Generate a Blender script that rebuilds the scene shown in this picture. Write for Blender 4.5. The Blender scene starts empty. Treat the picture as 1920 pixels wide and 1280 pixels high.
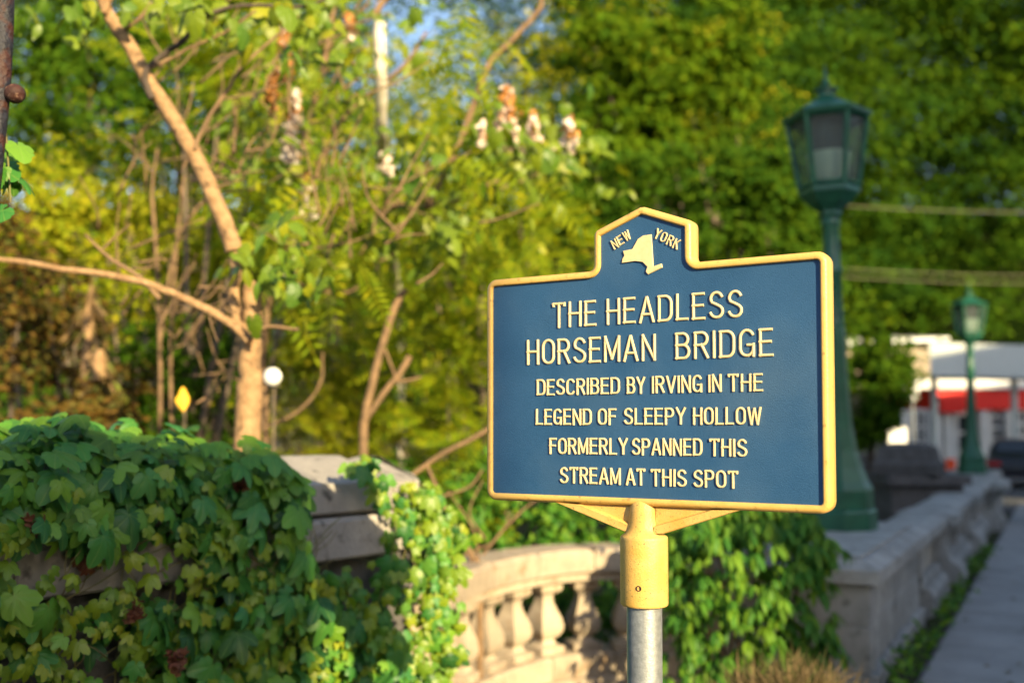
import bpy, math, random
import numpy as np
from mathutils import Vector, Matrix
random.seed(7)
RNG = np.random.default_rng(11)
sc = bpy.context.scene
COL = sc.collection
rad = math.radians

# ------------------------------------------------------------------ camera, sky, sun, exposure
F = 1870.0
PITCH = rad(2.5)
SHIFT = 0.04185
cam_d = bpy.data.cameras.new('camera')
cam_d.sensor_width = 36.0
cam_d.lens = 36.0 * F / 1920.0
cam_d.shift_y = SHIFT
cam_d.clip_start = 0.05
cam_d.clip_end = 2000
cam_d.dof.use_dof = True
cam_d.dof.focus_distance = 2.60
cam_d.dof.aperture_fstop = 1.4
cam_d.dof.aperture_blades = 0
cam = bpy.data.objects.new('camera', cam_d)
cam.location = (0, 0, 1.7)
cam.rotation_euler = (rad(90) + PITCH, 0, 0)
COL.objects.link(cam)
sc.camera = cam

SUN = Vector((0.465, -0.817, 0.342)).normalized()
world = bpy.data.worlds.new('World')
sc.world = world
world.use_nodes = True
wn = world.node_tree
bg = wn.nodes['Background']
sky = wn.nodes.new('ShaderNodeTexSky')
sky.sky_type = 'NISHITA'
sky.sun_disc = False
sky.sun_elevation = math.asin(SUN.z)
sky.sun_rotation = math.atan2(SUN.x, SUN.y)
sky.air_density = 1.0
sky.dust_density = 1.2
wn.links.new(sky.outputs[0], bg.inputs[0])
bg.inputs[1].default_value = 0.115
sl = bpy.data.lights.new('sun', 'SUN')
sl.energy = 5.0
sl.angle = rad(0.5)
sl.color = (1.0, 0.80, 0.45)
sun = bpy.data.objects.new('sun', sl)
sun.rotation_euler = (-SUN).to_track_quat('-Z', 'Y').to_euler()
sun.location = SUN * 60
COL.objects.link(sun)
sc.view_settings.view_transform = 'Standard'
sc.view_settings.look = 'None'
sc.view_settings.gamma = 1.0
sc.view_settings.use_curve_mapping = False
sc.view_settings.exposure = 1.35
sc.cycles.max_bounces = 8
sc.cycles.transparent_max_bounces = 8
sc.cycles.sample_clamp_indirect = 6.0


def ray(px, py):
    x = (px - 960) / F
    yc = (640 - py) / F + SHIFT * 1920 / F
    return Vector((x, math.cos(PITCH) - yc * math.sin(PITCH), math.sin(PITCH) + yc * math.cos(PITCH)))


def P(px, py, Y):
    """a point of the place seen at that pixel, Y metres ahead"""
    d = ray(px, py)
    return Vector((0, 0, 1.7)) + d * (Y / d.y)


def PX(p):
    """pixel of the photograph that shows point p"""
    x, y, z = p[0], p[1], p[2] - 1.7
    c, s = math.cos(PITCH), math.sin(PITCH)
    fw = y * c + z * s
    up = -y * s + z * c
    return 960 + F * x / fw, 640 - F * (up / fw - SHIFT * 1920 / F)


# ------------------------------------------------------------------ materials
def nmat(name):
    m = bpy.data.materials.new(name)
    m.use_nodes = True
    nt = m.node_tree
    return m, nt, nt.nodes['Principled BSDF'], nt.nodes['Material Output']


def N(nt, t, **kw):
    n = nt.nodes.new(t)
    for k, v in kw.items():
        if k.startswith('i_'):
            n.inputs[int(k[2:])].default_value = v
        else:
            setattr(n, k, v)
    return n


def c4(c):
    return (c[0], c[1], c[2], 1.0)


def mat(name, c1, c2=None, scale=6.0, rough=0.7, bump=0.0, bscale=40.0, metallic=0.0, spec=0.4, lo=0.35, hi=0.65,
        c3=None, scale3=60.0, lo3=0.62, hi3=0.7, rnd=0.0):
    m, nt, b, out = nmat(name)
    b.inputs['Roughness'].default_value = rough
    b.inputs['Metallic'].default_value = metallic
    b.inputs['Specular IOR Level'].default_value = spec
    tc = N(nt, 'ShaderNodeTexCoord')
    col = None
    if c2 is None:
        c2 = c1
    nz = N(nt, 'ShaderNodeTexNoise')
    nz.inputs['Scale'].default_value = scale
    nz.inputs['Detail'].default_value = 6
    nz.inputs['Roughness'].default_value = 0.6
    nt.links.new(tc.outputs['Object'], nz.inputs['Vector'])
    mr = N(nt, 'ShaderNodeMapRange')
    mr.inputs['From Min'].default_value = lo
    mr.inputs['From Max'].default_value = hi
    nt.links.new(nz.outputs['Fac'], mr.inputs['Value'])
    mx = N(nt, 'ShaderNodeMix', data_type='RGBA')
    mx.inputs[6].default_value = c4(c1)
    mx.inputs[7].default_value = c4(c2)
    nt.links.new(mr.outputs[0], mx.inputs[0])
    col = mx.outputs[2]
    if c3 is not None:
        n3 = N(nt, 'ShaderNodeTexNoise')
        n3.inputs['Scale'].default_value = scale3
        n3.inputs['Detail'].default_value = 4
        nt.links.new(tc.outputs['Object'], n3.inputs['Vector'])
        m3 = N(nt, 'ShaderNodeMapRange')
        m3.inputs['From Min'].default_value = lo3
        m3.inputs['From Max'].default_value = hi3
        nt.links.new(n3.outputs['Fac'], m3.inputs['Value'])
        x3 = N(nt, 'ShaderNodeMix', data_type='RGBA')
        x3.inputs[7].default_value = c4(c3)
        nt.links.new(col, x3.inputs[6])
        nt.links.new(m3.outputs[0], x3.inputs[0])
        col = x3.outputs[2]
    if rnd > 0:
        oi = N(nt, 'ShaderNodeObjectInfo')
        hs = N(nt, 'ShaderNodeHueSaturation')
        r2 = N(nt, 'ShaderNodeMapRange')
        r2.inputs['To Min'].default_value = 1 - rnd
        r2.inputs['To Max'].default_value = 1 + rnd
        nt.links.new(oi.outputs['Random'], r2.inputs['Value'])
        nt.links.new(r2.outputs[0], hs.inputs['Value'])
        nt.links.new(col, hs.inputs['Color'])
        col = hs.outputs[0]
    nt.links.new(col, b.inputs['Base Color'])
    if bump > 0:
        nb = N(nt, 'ShaderNodeTexNoise')
        nb.inputs['Scale'].default_value = bscale
        nb.inputs['Detail'].default_value = 8
        nt.links.new(tc.outputs['Object'], nb.inputs['Vector'])
        bp = N(nt, 'ShaderNodeBump')
        bp.inputs['Strength'].default_value = bump
        bp.inputs['Distance'].default_value = 0.01
        nt.links.new(nb.outputs['Fac'], bp.inputs['Height'])
        nt.links.new(bp.outputs[0], b.inputs['Normal'])
    return m


def leaf_mat(name, cols, rough=0.45, trans=0.3, tcol=None, vein=None, spec=0.4):
    m, nt, b, out = nmat(name)
    b.inputs['Roughness'].default_value = rough
    b.inputs['Specular IOR Level'].default_value = spec
    geo = N(nt, 'ShaderNodeNewGeometry')
    oi = N(nt, 'ShaderNodeObjectInfo')
    ad = N(nt, 'ShaderNodeMath', operation='ADD')
    fr = N(nt, 'ShaderNodeMath', operation='FRACT')
    nt.links.new(geo.outputs['Random Per Island'], ad.inputs[0])
    nt.links.new(oi.outputs['Random'], ad.inputs[1])
    nt.links.new(ad.outputs[0], fr.inputs[0])
    cr = N(nt, 'ShaderNodeValToRGB')
    e = cr.color_ramp.elements
    n = len(cols)
    e[0].color = c4(cols[0])
    e[0].position = 0
    e[1].color = c4(cols[-1])
    e[1].position = 1
    for i in range(1, n - 1):
        x = e.new(i / (n - 1))
        x.color = c4(cols[i])
    nt.links.new(fr.outputs[0], cr.inputs[0])
    col = cr.outputs[0]
    if vein is not None:
        at = N(nt, 'ShaderNodeAttribute', attribute_name='vein')
        pw = N(nt, 'ShaderNodeMath', operation='POWER')
        pw.inputs[1].default_value = 7.0
        nt.links.new(at.outputs['Fac'], pw.inputs[0])
        ml = N(nt, 'ShaderNodeMath', operation='MULTIPLY')
        ml.inputs[1].default_value = 0.7
        nt.links.new(pw.outputs[0], ml.inputs[0])
        mx = N(nt, 'ShaderNodeMix', data_type='RGBA')
        mx.inputs[7].default_value = c4(vein)
        nt.links.new(ml.outputs[0], mx.inputs[0])
        nt.links.new(col, mx.inputs[6])
        col = mx.outputs[2]
    nt.links.new(col, b.inputs['Base Color'])
    tr = N(nt, 'ShaderNodeBsdfTranslucent')
    hs = N(nt, 'ShaderNodeMix', data_type='RGBA', blend_type='MULTIPLY')
    hs.inputs[0].default_value = 1.0
    hs.inputs[7].default_value = c4(tcol or (1.5, 1.35, 0.5))
    nt.links.new(col, hs.inputs[6])
    nt.links.new(hs.outputs[2], tr.inputs[0])
    ms = N(nt, 'ShaderNodeMixShader')
    ms.inputs[0].default_value = trans
    nt.links.new(b.outputs[0], ms.inputs[1])
    nt.links.new(tr.outputs[0], ms.inputs[2])
    nt.links.new(ms.outputs[0], out.inputs['Surface'])
    return m


M = {}
M['yellow'] = mat('yellow_paint', (0.60, 0.36, 0.09), (0.64, 0.40, 0.115), 25, 0.42, 0.10, 160, spec=0.5,
                  c3=(0.28, 0.15, 0.04), scale3=46, lo3=0.62, hi3=0.76)
M['yellow_worn'] = mat('yellow_paint_worn', (0.56, 0.33, 0.07), (0.63, 0.40, 0.12), 18, 0.42, 0.22, 260, spec=0.5,
                       c3=(0.13, 0.09, 0.04), scale3=230, lo3=0.63, hi3=0.68)
M['letter'] = mat('letter_paint', (0.66, 0.53, 0.30), (0.60, 0.47, 0.25), 60, 0.5, 0.0)
M['blue'] = mat('blue_paint', (0.012, 0.060, 0.152), (0.023, 0.082, 0.188), 5, 0.5, 0.22, 380, spec=0.45, lo=0.3, hi=0.7,
                c3=(0.050, 0.105, 0.190), scale3=3.2, lo3=0.50, hi3=0.90)
M['galv'] = mat('galvanized_steel', (0.36, 0.38, 0.40), (0.52, 0.54, 0.55), 55, 0.42, 0.12, 200, metallic=0.75)
M['stone'] = mat('weathered_limestone', (0.34, 0.31, 0.28), (0.24, 0.225, 0.21), 5, 0.9, 0.7, 55, lo=0.35, hi=0.7,
                 c3=(0.09, 0.085, 0.08), scale3=14, lo3=0.58, hi3=0.75, rnd=0.18, spec=0.2)
M['stone_warm'] = mat('pale_limestone', (0.42, 0.345, 0.26), (0.31, 0.255, 0.195), 7, 0.9, 0.6, 60,
                      c3=(0.24, 0.15, 0.08), scale3=9, lo3=0.55, hi3=0.78, rnd=0.16, spec=0.2)
M['stone_grey'] = mat('grey_limestone', (0.33, 0.335, 0.33), (0.22, 0.225, 0.215), 4, 0.9, 0.6, 45,
                      c3=(0.10, 0.10, 0.095), scale3=9, lo3=0.58, hi3=0.75, rnd=0.15, spec=0.2)
M['stone_dark'] = mat('dark_stone', (0.12, 0.115, 0.115), (0.075, 0.07, 0.07), 8, 0.9, 0.8, 50, rnd=0.15, spec=0.2)  # stone in a darker tone, for wall bodies and the far parapet
M['pebble'] = mat('pebbled_concrete', (0.44, 0.42, 0.36), (0.28, 0.265, 0.235), 30, 0.95, 1.0, 60, lo=0.3, hi=0.7,
                  c3=(0.12, 0.11, 0.10), scale3=8, lo3=0.6, hi3=0.8, spec=0.2)
M['mortar'] = mat('mortar', (0.16, 0.15, 0.14), (0.11, 0.10, 0.10), 20, 0.95, 0.4, spec=0.1)
M['green_metal'] = mat('green_cast_iron', (0.008, 0.070, 0.040), (0.014, 0.105, 0.058), 7, 0.38, 0.1, 60, spec=0.5)
M['bark_pale'] = mat('pale_bark', (0.36, 0.23, 0.12), (0.22, 0.13, 0.065), 22, 0.85, 1.0, 45, c3=(0.07, 0.045, 0.028), scale3=16,
                     lo3=0.58, hi3=0.72, spec=0.2)
M['bark_dark'] = mat('dark_bark', (0.055, 0.042, 0.035), (0.09, 0.07, 0.055), 12, 0.9, 0.6, spec=0.2)
M['bark_brown'] = mat('brown_bark', (0.23, 0.145, 0.08), (0.13, 0.085, 0.05), 14, 0.85, 0.5, spec=0.2)
M['bark_grey'] = mat('grey_bark', (0.16, 0.12, 0.09), (0.10, 0.08, 0.06), 10, 0.9, 0.4, spec=0.2)
M['bark_white'] = mat('white_bark', (0.62, 0.58, 0.50), (0.42, 0.37, 0.29), 9, 0.7, 0.5, spec=0.2)
M['ivy'] = leaf_mat('ivy_leaf', [(0.028, 0.130, 0.022), (0.062, 0.220, 0.034), (0.110, 0.270, 0.024), (0.038, 0.180, 0.052), (0.170, 0.320, 0.026), (0.040, 0.175, 0.034), (0.130, 0.265, 0.018), (0.014, 0.070, 0.014), (0.045, 0.180, 0.040)],
                    0.45, 0.25, vein=(0.17, 0.28, 0.06), spec=0.35)
M['ivy_young'] = leaf_mat('young_ivy_leaf', [(0.15, 0.25, 0.015), (0.22, 0.30, 0.015), (0.10, 0.21, 0.018), (0.28, 0.32, 0.018)], 0.42, 0.3,
                          vein=(0.20, 0.30, 0.07), spec=0.45)
M['ivy_dead'] = leaf_mat('dried_leaf', [(0.16, 0.045, 0.02), (0.11, 0.04, 0.02), (0.19, 0.08, 0.03)], 0.8, 0.15, tcol=(1.2, 0.8, 0.5))
M['vine'] = mat('vine_stem', (0.16, 0.17, 0.05), (0.13, 0.09, 0.045), 10, 0.8)
M['creeper'] = leaf_mat('creeper_leaf', [(0.024, 0.110, 0.012), (0.060, 0.180, 0.014), (0.140, 0.250, 0.014), (0.030, 0.130, 0.018)], 0.55, 0.25, spec=0.25,
                        vein=(0.09, 0.22, 0.04))
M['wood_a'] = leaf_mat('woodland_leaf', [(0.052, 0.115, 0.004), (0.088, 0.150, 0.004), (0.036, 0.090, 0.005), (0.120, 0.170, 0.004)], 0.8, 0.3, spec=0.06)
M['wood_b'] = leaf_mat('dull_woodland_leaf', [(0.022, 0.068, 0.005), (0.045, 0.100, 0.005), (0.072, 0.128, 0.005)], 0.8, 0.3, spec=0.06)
M['wood_shade'] = leaf_mat('shade_toned_leaf', [(0.012, 0.042, 0.005), (0.022, 0.062, 0.005), (0.034, 0.080, 0.005)], 0.8, 0.2, spec=0.05)  # dark colour stands in for shade in the gaps between crowns
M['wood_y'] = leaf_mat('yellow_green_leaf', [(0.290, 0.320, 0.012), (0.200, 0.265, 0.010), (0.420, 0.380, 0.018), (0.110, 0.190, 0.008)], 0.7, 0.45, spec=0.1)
M['frond'] = leaf_mat('frond_leaflet', [(0.160, 0.235, 0.006), (0.235, 0.280, 0.006), (0.080, 0.160, 0.008), (0.330, 0.320, 0.008)], 0.65, 0.45, spec=0.12)
M['broad'] = leaf_mat('broad_leaf', [(0.110, 0.195, 0.010), (0.185, 0.245, 0.008), (0.065, 0.150, 0.012), (0.290, 0.295, 0.008)], 0.45, 0.35,
                      vein=(0.17, 0.26, 0.06), spec=0.4)
M['brown_leaf'] = leaf_mat('rusty_leaf', [(0.10, 0.055, 0.010), (0.14, 0.080, 0.012), (0.070, 0.080, 0.010), (0.050, 0.028, 0.010)], 0.7, 0.3, tcol=(1.4, 1.0, 0.5), spec=0.2)
M['dry'] = leaf_mat('dry_grass_blade', [(0.20, 0.14, 0.07), (0.26, 0.19, 0.10), (0.12, 0.09, 0.045), (0.08, 0.11, 0.03)], 0.8, 0.2, tcol=(1.2, 1.0, 0.6), spec=0.2)
M['straw'] = leaf_mat('dead_vine', [(0.26, 0.17, 0.08), (0.32, 0.21, 0.10), (0.10, 0.08, 0.03), (0.16, 0.20, 0.03)], 0.8, 0.1, tcol=(1.1, 0.9, 0.6), spec=0.2)
M['petal'] = leaf_mat('pale_petal', [(0.75, 0.62, 0.52), (0.80, 0.70, 0.62), (0.68, 0.48, 0.36)], 0.6, 0.3, tcol=(1.0, 0.9, 0.8), spec=0.2)
M['bud'] = leaf_mat('orange_bud', [(0.42, 0.19, 0.05), (0.50, 0.25, 0.08), (0.30, 0.13, 0.04)], 0.7, 0.2, tcol=(1.1, 0.9, 0.6), spec=0.2)
M['soil'] = mat('leaf_litter_soil', (0.055, 0.045, 0.028), (0.04, 0.055, 0.02), 1.5, 0.95, 0.5, 8, spec=0.1)
M['slab'] = mat('sidewalk_concrete', (0.30, 0.30, 0.295), (0.22, 0.22, 0.215), 2.2, 0.9, 0.35, 90, c3=(0.15, 0.15, 0.15), scale3=5, lo3=0.6, hi3=0.8, rnd=0.06, spec=0.2)
M['asphalt'] = mat('asphalt', (0.085, 0.088, 0.095), (0.065, 0.067, 0.07), 4, 0.9, 0.4, 120, spec=0.3)
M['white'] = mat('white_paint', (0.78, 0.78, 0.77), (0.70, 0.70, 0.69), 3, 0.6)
M['canopy'] = mat('canopy_panel', (0.55, 0.59, 0.58), (0.48, 0.52, 0.51), 1, 0.6)
M['red'] = mat('red_paint', (0.78, 0.018, 0.012), (0.70, 0.014, 0.01), 3, 0.5)
M['orange'] = mat('orange_red_plastic', (0.80, 0.09, 0.02), (0.75, 0.07, 0.02), 3, 0.5)
M['dark_glass'] = mat('dark_window', (0.02, 0.025, 0.03), (0.03, 0.035, 0.04), 3, 0.12, spec=0.6)
M['black'] = mat('black_rubber', (0.02, 0.02, 0.022), (0.03, 0.03, 0.03), 5, 0.8)
M['car_dark'] = mat('dark_car_paint', (0.008, 0.009, 0.018), (0.01, 0.011, 0.02), 3, 0.3, spec=0.35)
M['car_red'] = mat('tail_lamp_plastic', (0.40, 0.01, 0.01), (0.35, 0.01, 0.01), 3, 0.3)
M['sign_yellow'] = mat('warning_sign_yellow', (0.85, 0.50, 0.01), (0.80, 0.46, 0.01), 3, 0.5)
M['rust'] = mat('peeling_dark_iron', (0.006, 0.006, 0.010), (0.022, 0.022, 0.036), 18, 0.6, 0.9, 60, c3=(0.04, 0.012, 0.008), scale3=13, lo3=0.50, hi3=0.58)  # dark peeling paint, darkened further in place of shade on the post
M['rust_knob'] = mat('rusty_iron', (0.05, 0.014, 0.009), (0.03, 0.012, 0.009), 30, 0.7, 0.9, 60, c3=(0.22, 0.13, 0.09), scale3=55, lo3=0.58, hi3=0.68)
M['frost'] = mat('frosted_diffuser', (0.85, 0.88, 0.76), (0.78, 0.82, 0.70), 12, 0.35)
M['housing'] = mat('grey_lamp_housing', (0.12, 0.12, 0.13), (0.08, 0.08, 0.09), 20, 0.4)
M['roof_tile'] = mat('slate_roof', (0.09, 0.09, 0.10), (0.07, 0.07, 0.08), 3, 0.8)
M['brick'] = mat('red_brick', (0.22, 0.09, 0.06), (0.17, 0.07, 0.05), 3, 0.9)
M['wire'] = mat('cable_sheath', (0.24, 0.22, 0.14), None, 3, 0.6)
M['terra'] = mat('grey_concrete_pot', (0.20, 0.20, 0.20), (0.15, 0.15, 0.15), 9, 0.9, 0.4)


def glass_mat():
    m, nt, b, out = nmat('smoky_lamp_glass')
    b.inputs['Base Color'].default_value = (0.20, 0.22, 0.22, 1)
    b.inputs['Roughness'].default_value = 0.22
    tr = N(nt, 'ShaderNodeBsdfTransparent')
    tr.inputs[0].default_value = (0.80, 0.86, 0.84, 1)
    ms = N(nt, 'ShaderNodeMixShader')
    ms.inputs[0].default_value = 0.16
    nt.links.new(tr.outputs[0], ms.inputs[1])
    nt.links.new(b.outputs[0], ms.inputs[2])
    nt.links.new(ms.outputs[0], out.inputs['Surface'])
    return m


M['glass'] = glass_mat()


# ------------------------------------------------------------------ object helpers
def tag(o, label=None, cat=None, group=None, kind=None):
    if label: o['label'] = label
    if cat: o['category'] = cat
    if group: o['group'] = group
    if kind: o['kind'] = kind
    return o


def empty(name, loc, label=None, cat=None, group=None, rot=None):
    o = bpy.data.objects.new(name, None)
    o.empty_display_size = 0.2
    o.location = loc
    if rot: o.rotation_euler = rot
    COL.objects.link(o)
    return tag(o, label, cat, group)


def copy_tree(o, parent=None):
    c = o.copy()
    COL.objects.link(c)
    if parent is not None:
        c.parent = parent
    for ch in [x for x in o.children]:
        copy_tree(ch, c)
    return c


class MB:
    def __init__(s):
        s.v = []
        s.f = []
        s.m = []

    def add(s, vs, fs, mi=0):
        n = len(s.v)
        s.v += [tuple(v) for v in vs]
        s.f += [tuple(i + n for i in f) for f in fs]
        s.m += [mi] * len(fs)
        return s

    def box(s, c, d, rz=0.0, mi=0, bev=0.0):
        """box centred at c, size d, turned rz, with small chamfers when bev"""
        cx, cy, cz = c
        hx, hy, hz = d[0] / 2, d[1] / 2, d[2] / 2
        co, si = math.cos(rz), math.sin(rz)
        R = lambda x, y, z: (cx + x * co - y * si, cy + x * si + y * co, cz + z)
        if bev <= 0:
            vs = [R(x, y, z) for z in (-hz, hz) for x, y in ((-hx, -hy), (hx, -hy), (hx, hy), (-hx, hy))]
            fs = [(3, 2, 1, 0), (4, 5, 6, 7), (0, 1, 5, 4), (1, 2, 6, 5), (2, 3, 7, 6), (3, 0, 4, 7)]
            return s.add(vs, fs, mi)
        b = bev
        ring = lambda ax, ay, z: [R(x, y, z) for x, y in ((-ax + b, -ay), (ax - b, -ay), (ax, -ay + b), (ax, ay - b), (ax - b, ay), (-ax + b, ay), (-ax, ay - b), (-ax, -ay + b))]
        vs = ring(hx - b, hy - b, -hz) + ring(hx, hy, -hz + b) + ring(hx, hy, hz - b) + ring(hx - b, hy - b, hz)
        fs = [tuple(range(7, -1, -1)), tuple(range(24, 32))]
        for k in range(3):
            for i in range(8):
                j = (i + 1) % 8
                fs.append((k * 8 + i, k * 8 + j, k * 8 + 8 + j, k * 8 + 8 + i))
        return s.add(vs, fs, mi)

    def prism(s, poly, z0, z1, mi=0, inset=0.0, insz=0.0):
        """vertical prism over a CCW plan polygon; top edge chamfered by inset/insz"""
        n = len(poly)
        rings = [[(p[0], p[1], z0) for p in poly]]
        if inset > 0:
            rings.append([(p[0], p[1], z1 - insz) for p in poly])
            q = offset_poly(poly, inset)
            rings.append([(p[0], p[1], z1) for p in q])
        else:
            rings.append([(p[0], p[1], z1) for p in poly])
        vs = [v for r in rings for v in r]
        fs = [tuple(range(n - 1, -1, -1)), tuple(range((len(rings) - 1) * n, len(rings) * n))]
        for k in range(len(rings) - 1):
            for i in range(n):
                j = (i + 1) % n
                fs.append((k * n + i, k * n + j, k * n + n + j, k * n + n + i))
        return s.add(vs, fs, mi)

    def tube(s, pts, rs, seg=8, mi=0, cap=True):
        pts = [Vector(p) for p in pts]
        n = len(pts)
        if not isinstance(rs, (list, tuple)): rs = [rs] * n
        t0 = (pts[1] - pts[0]).normalized()
        a = Vector((0, 0, 1)) if abs(t0.z) < 0.9 else Vector((1, 0, 0))
        u = t0.cross(a).normalized()
        vs = []
        for i, p in enumerate(pts):
            t = (pts[min(i + 1, n - 1)] - pts[max(i - 1, 0)]).normalized()
            u = (u - t * u.dot(t)).normalized()
            w = t.cross(u)
            for k in range(seg):
                an = 2 * math.pi * k / seg
                vs.append(p + (u * math.cos(an) + w * math.sin(an)) * rs[i])
        fs = []
        for i in range(n - 1):
            for k in range(seg):
                j = (k + 1) % seg
                fs.append((i * seg + k, i * seg + j, (i + 1) * seg + j, (i + 1) * seg + k))
        if cap:
            fs.append(tuple(range(seg - 1, -1, -1)))
            fs.append(tuple(range((n - 1) * seg, n * seg)))
        return s.add(vs, fs, mi)

    def lathe(s, prof, c=(0, 0), seg=24, mi=0, rot=0.0, sq=False, cap=True):
        """prof [(r, z)] turned about the vertical through c; seg=4 gives square sections"""
        vs = []
        for r, z in prof:
            for k in range(seg):
                an = rot + 2 * math.pi * (k + 0.5) / seg
                q = r / math.cos(math.pi / seg) if sq else r
                vs.append((c[0] + q * math.cos(an), c[1] + q * math.sin(an), z))
        fs = []
        for i in range(len(prof) - 1):
            for k in range(seg):
                j = (k + 1) % seg
                fs.append((i * seg + k, i * seg + j, (i + 1) * seg + j, (i + 1) * seg + k))
        if cap:
            fs.append(tuple(range(seg - 1, -1, -1)))
            fs.append(tuple(range((len(prof) - 1) * seg, len(prof) * seg)))
        return s.add(vs, fs, mi)

    def build(s, name, mats, parent=None, smooth=None, origin=None):
        if not isinstance(mats, (list, tuple)): mats = [mats]
        o0 = Vector(origin) if origin is not None else Vector((0, 0, 0))
        base = Vector(parent.location) if parent is not None else Vector((0, 0, 0))
        if parent is not None and parent.parent is not None:
            base = base + Vector(parent.parent.location)
        me = bpy.data.meshes.new(name)
        me.from_pydata([tuple(Vector(v) - o0 - (base if origin is None else Vector((0, 0, 0)))) for v in s.v], [], s.f)
        for m in mats: me.materials.append(m)
        me.polygons.foreach_set('material_index', s.m)
        if smooth is not None:
            me.shade_smooth() if smooth is True else (me.shade_smooth(), me.set_sharp_from_angle(angle=rad(smooth)))
        o = bpy.data.objects.new(name, me)
        if origin is not None: o.location = o0 - base
        COL.objects.link(o)
        if parent is not None: o.parent = parent
        return o


def offset_poly(poly, d):
    """offset a CCW polygon inwards by d (mitred)"""
    n = len(poly)
    out = []
    for i in range(n):
        p0, p1, p2 = [Vector(poly[(i + k) % n][:2]) for k in (-1, 0, 1)]
        a = (p1 - p0).normalized()
        b = (p2 - p1).normalized()
        na, nb = Vector((-a.y, a.x)), Vector((-b.y, b.x))
        m = na + nb
        if m.length < 1e-6: m = na
        m.normalize()
        k = d / max(0.35, m.dot(na))
        out.append(tuple(p1 + m * k))
    return out


def fillet(poly, r, seg=6):
    """round the corners of a CCW polygon; r is one radius or one per corner"""
    n = len(poly)
    out = []
    for i in range(n):
        p0, p1, p2 = [Vector(poly[(i + k) % n]) for k in (-1, 0, 1)]
        rr = r[i] if isinstance(r, (list, tuple)) else r
        a = (p0 - p1).normalized()
        b = (p2 - p1).normalized()
        ang = math.acos(max(-1, min(1, a.dot(b))))
        t = rr / math.tan(ang / 2)
        c = p1 + (a + b).normalized() * (rr / math.sin(ang / 2))
        s0, s1 = p1 + a * t - c, p1 + b * t - c
        a0 = math.atan2(s0.y, s0.x)
        da = math.atan2(s1.y, s1.x) - a0
        while da > math.pi: da -= 2 * math.pi
        while da < -math.pi: da += 2 * math.pi
        for k in range(seg + 1):
            an = a0 + da * k / seg
            out.append((c.x + rr * math.cos(an), c.y + rr * math.sin(an)))
    return out


def fast_mesh(name, verts, faces_flat, counts, mats, midx=None, vein=None, smooth=False):
    me = bpy.data.meshes.new(name)
    me.vertices.add(len(verts))
    me.vertices.foreach_set('co', np.asarray(verts, dtype=np.float32).ravel())
    me.loops.add(len(faces_flat))
    me.loops.foreach_set('vertex_index', np.asarray(faces_flat, dtype=np.int32))
    me.polygons.add(len(counts))
    starts = np.concatenate([[0], np.cumsum(counts)[:-1]]).astype(np.int32)
    me.polygons.foreach_set('loop_start', starts)
    for m in mats: me.materials.append(m)
    if midx is not None: me.polygons.foreach_set('material_index', np.asarray(midx, dtype=np.int32))
    if smooth: me.polygons.foreach_set('use_smooth', np.ones(len(counts), dtype=bool))
    me.update(calc_edges=True)
    if vein is not None:
        at = me.attributes.new('vein', 'FLOAT', 'POINT')
        at.data.foreach_set('value', np.asarray(vein, dtype=np.float32))
    return me


def link_mesh(name, me, parent=None, loc=(0, 0, 0)):
    o = bpy.data.objects.new(name, me)
    o.location = loc
    COL.objects.link(o)
    if parent is not None: o.parent = parent
    return o


# ------------------------------------------------------------------ leaves
class Leaf:
    """a small template: verts (n,3), triangles (m,3), vein weights (n)"""
    def __init__(s, v, f, vein=None):
        s.v = np.array(v, dtype=float)
        s.f = np.array(f, dtype=int)
        s.vein = np.array(vein if vein is not None else np.zeros(len(v)))

    def mesh(s, name, m):
        return fast_mesh(name, s.v, s.f.ravel(), np.full(len(s.f), 3), [m], vein=s.vein, smooth=True)


def lobed_leaf(tips, notches, curl=0.25, seed=0, tooth=0.03):
    """ribs run from the stalk to each lobe tip; notches lie between. Polar points (angle from +y, radius)."""
    r = random.Random(seed)
    v = [(0, 0, 0)]
    vein = [1.0]
    f = []
    pts = []
    seq = []
    for i, t in enumerate(tips):
        if i > 0:
            seq.append((notches[i - 1], 0))
        seq.append((t, 1))
    seq = [(notches[-2], 0)] + seq + [(notches[-1], 0)]
    fr = (0.33, 0.66, 1.0)
    cols = []
    full = []
    for i, (pt, isrib) in enumerate(seq):
        full.append((pt, isrib))
        if i + 1 < len(seq):
            q = seq[i + 1][0]
            for k in (1, 2):
                a = pt[0] + (q[0] - pt[0]) * k / 3
                rr = pt[1] + (q[1] - pt[1]) * (k / 3)
                tip = pt if isrib else q
                rr *= 1.0 + 0.07 * (1 if tip[1] > 0 else 0) + r.uniform(-tooth, tooth)
                full.append(((a, rr), 0))
    for (a, rr), isrib in full:
        a2 = rad(a)
        ids = []
        for q in fr:
            x, y = math.sin(a2) * rr * q, math.cos(a2) * rr * q
            d2 = x * x + y * y
            z = -curl * d2 * 0.6 + (0.0 if isrib else 0.035) - 0.10 * abs(x) * curl + r.uniform(-0.012, 0.012)
            ids.append(len(v))
            v.append((x, y, z))
            vein.append(1.0 if isrib else 0.0)
        cols.append(ids)
    for i in range(len(cols) - 1):
        a, b = cols[i], cols[i + 1]
        f.append((0, b[0], a[0]))
        for k in range(len(fr) - 1):
            f.append((a[k], b[k], b[k + 1]))
            f.append((a[k], b[k + 1], a[k + 1]))
    return Leaf(v, f, vein)


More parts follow.
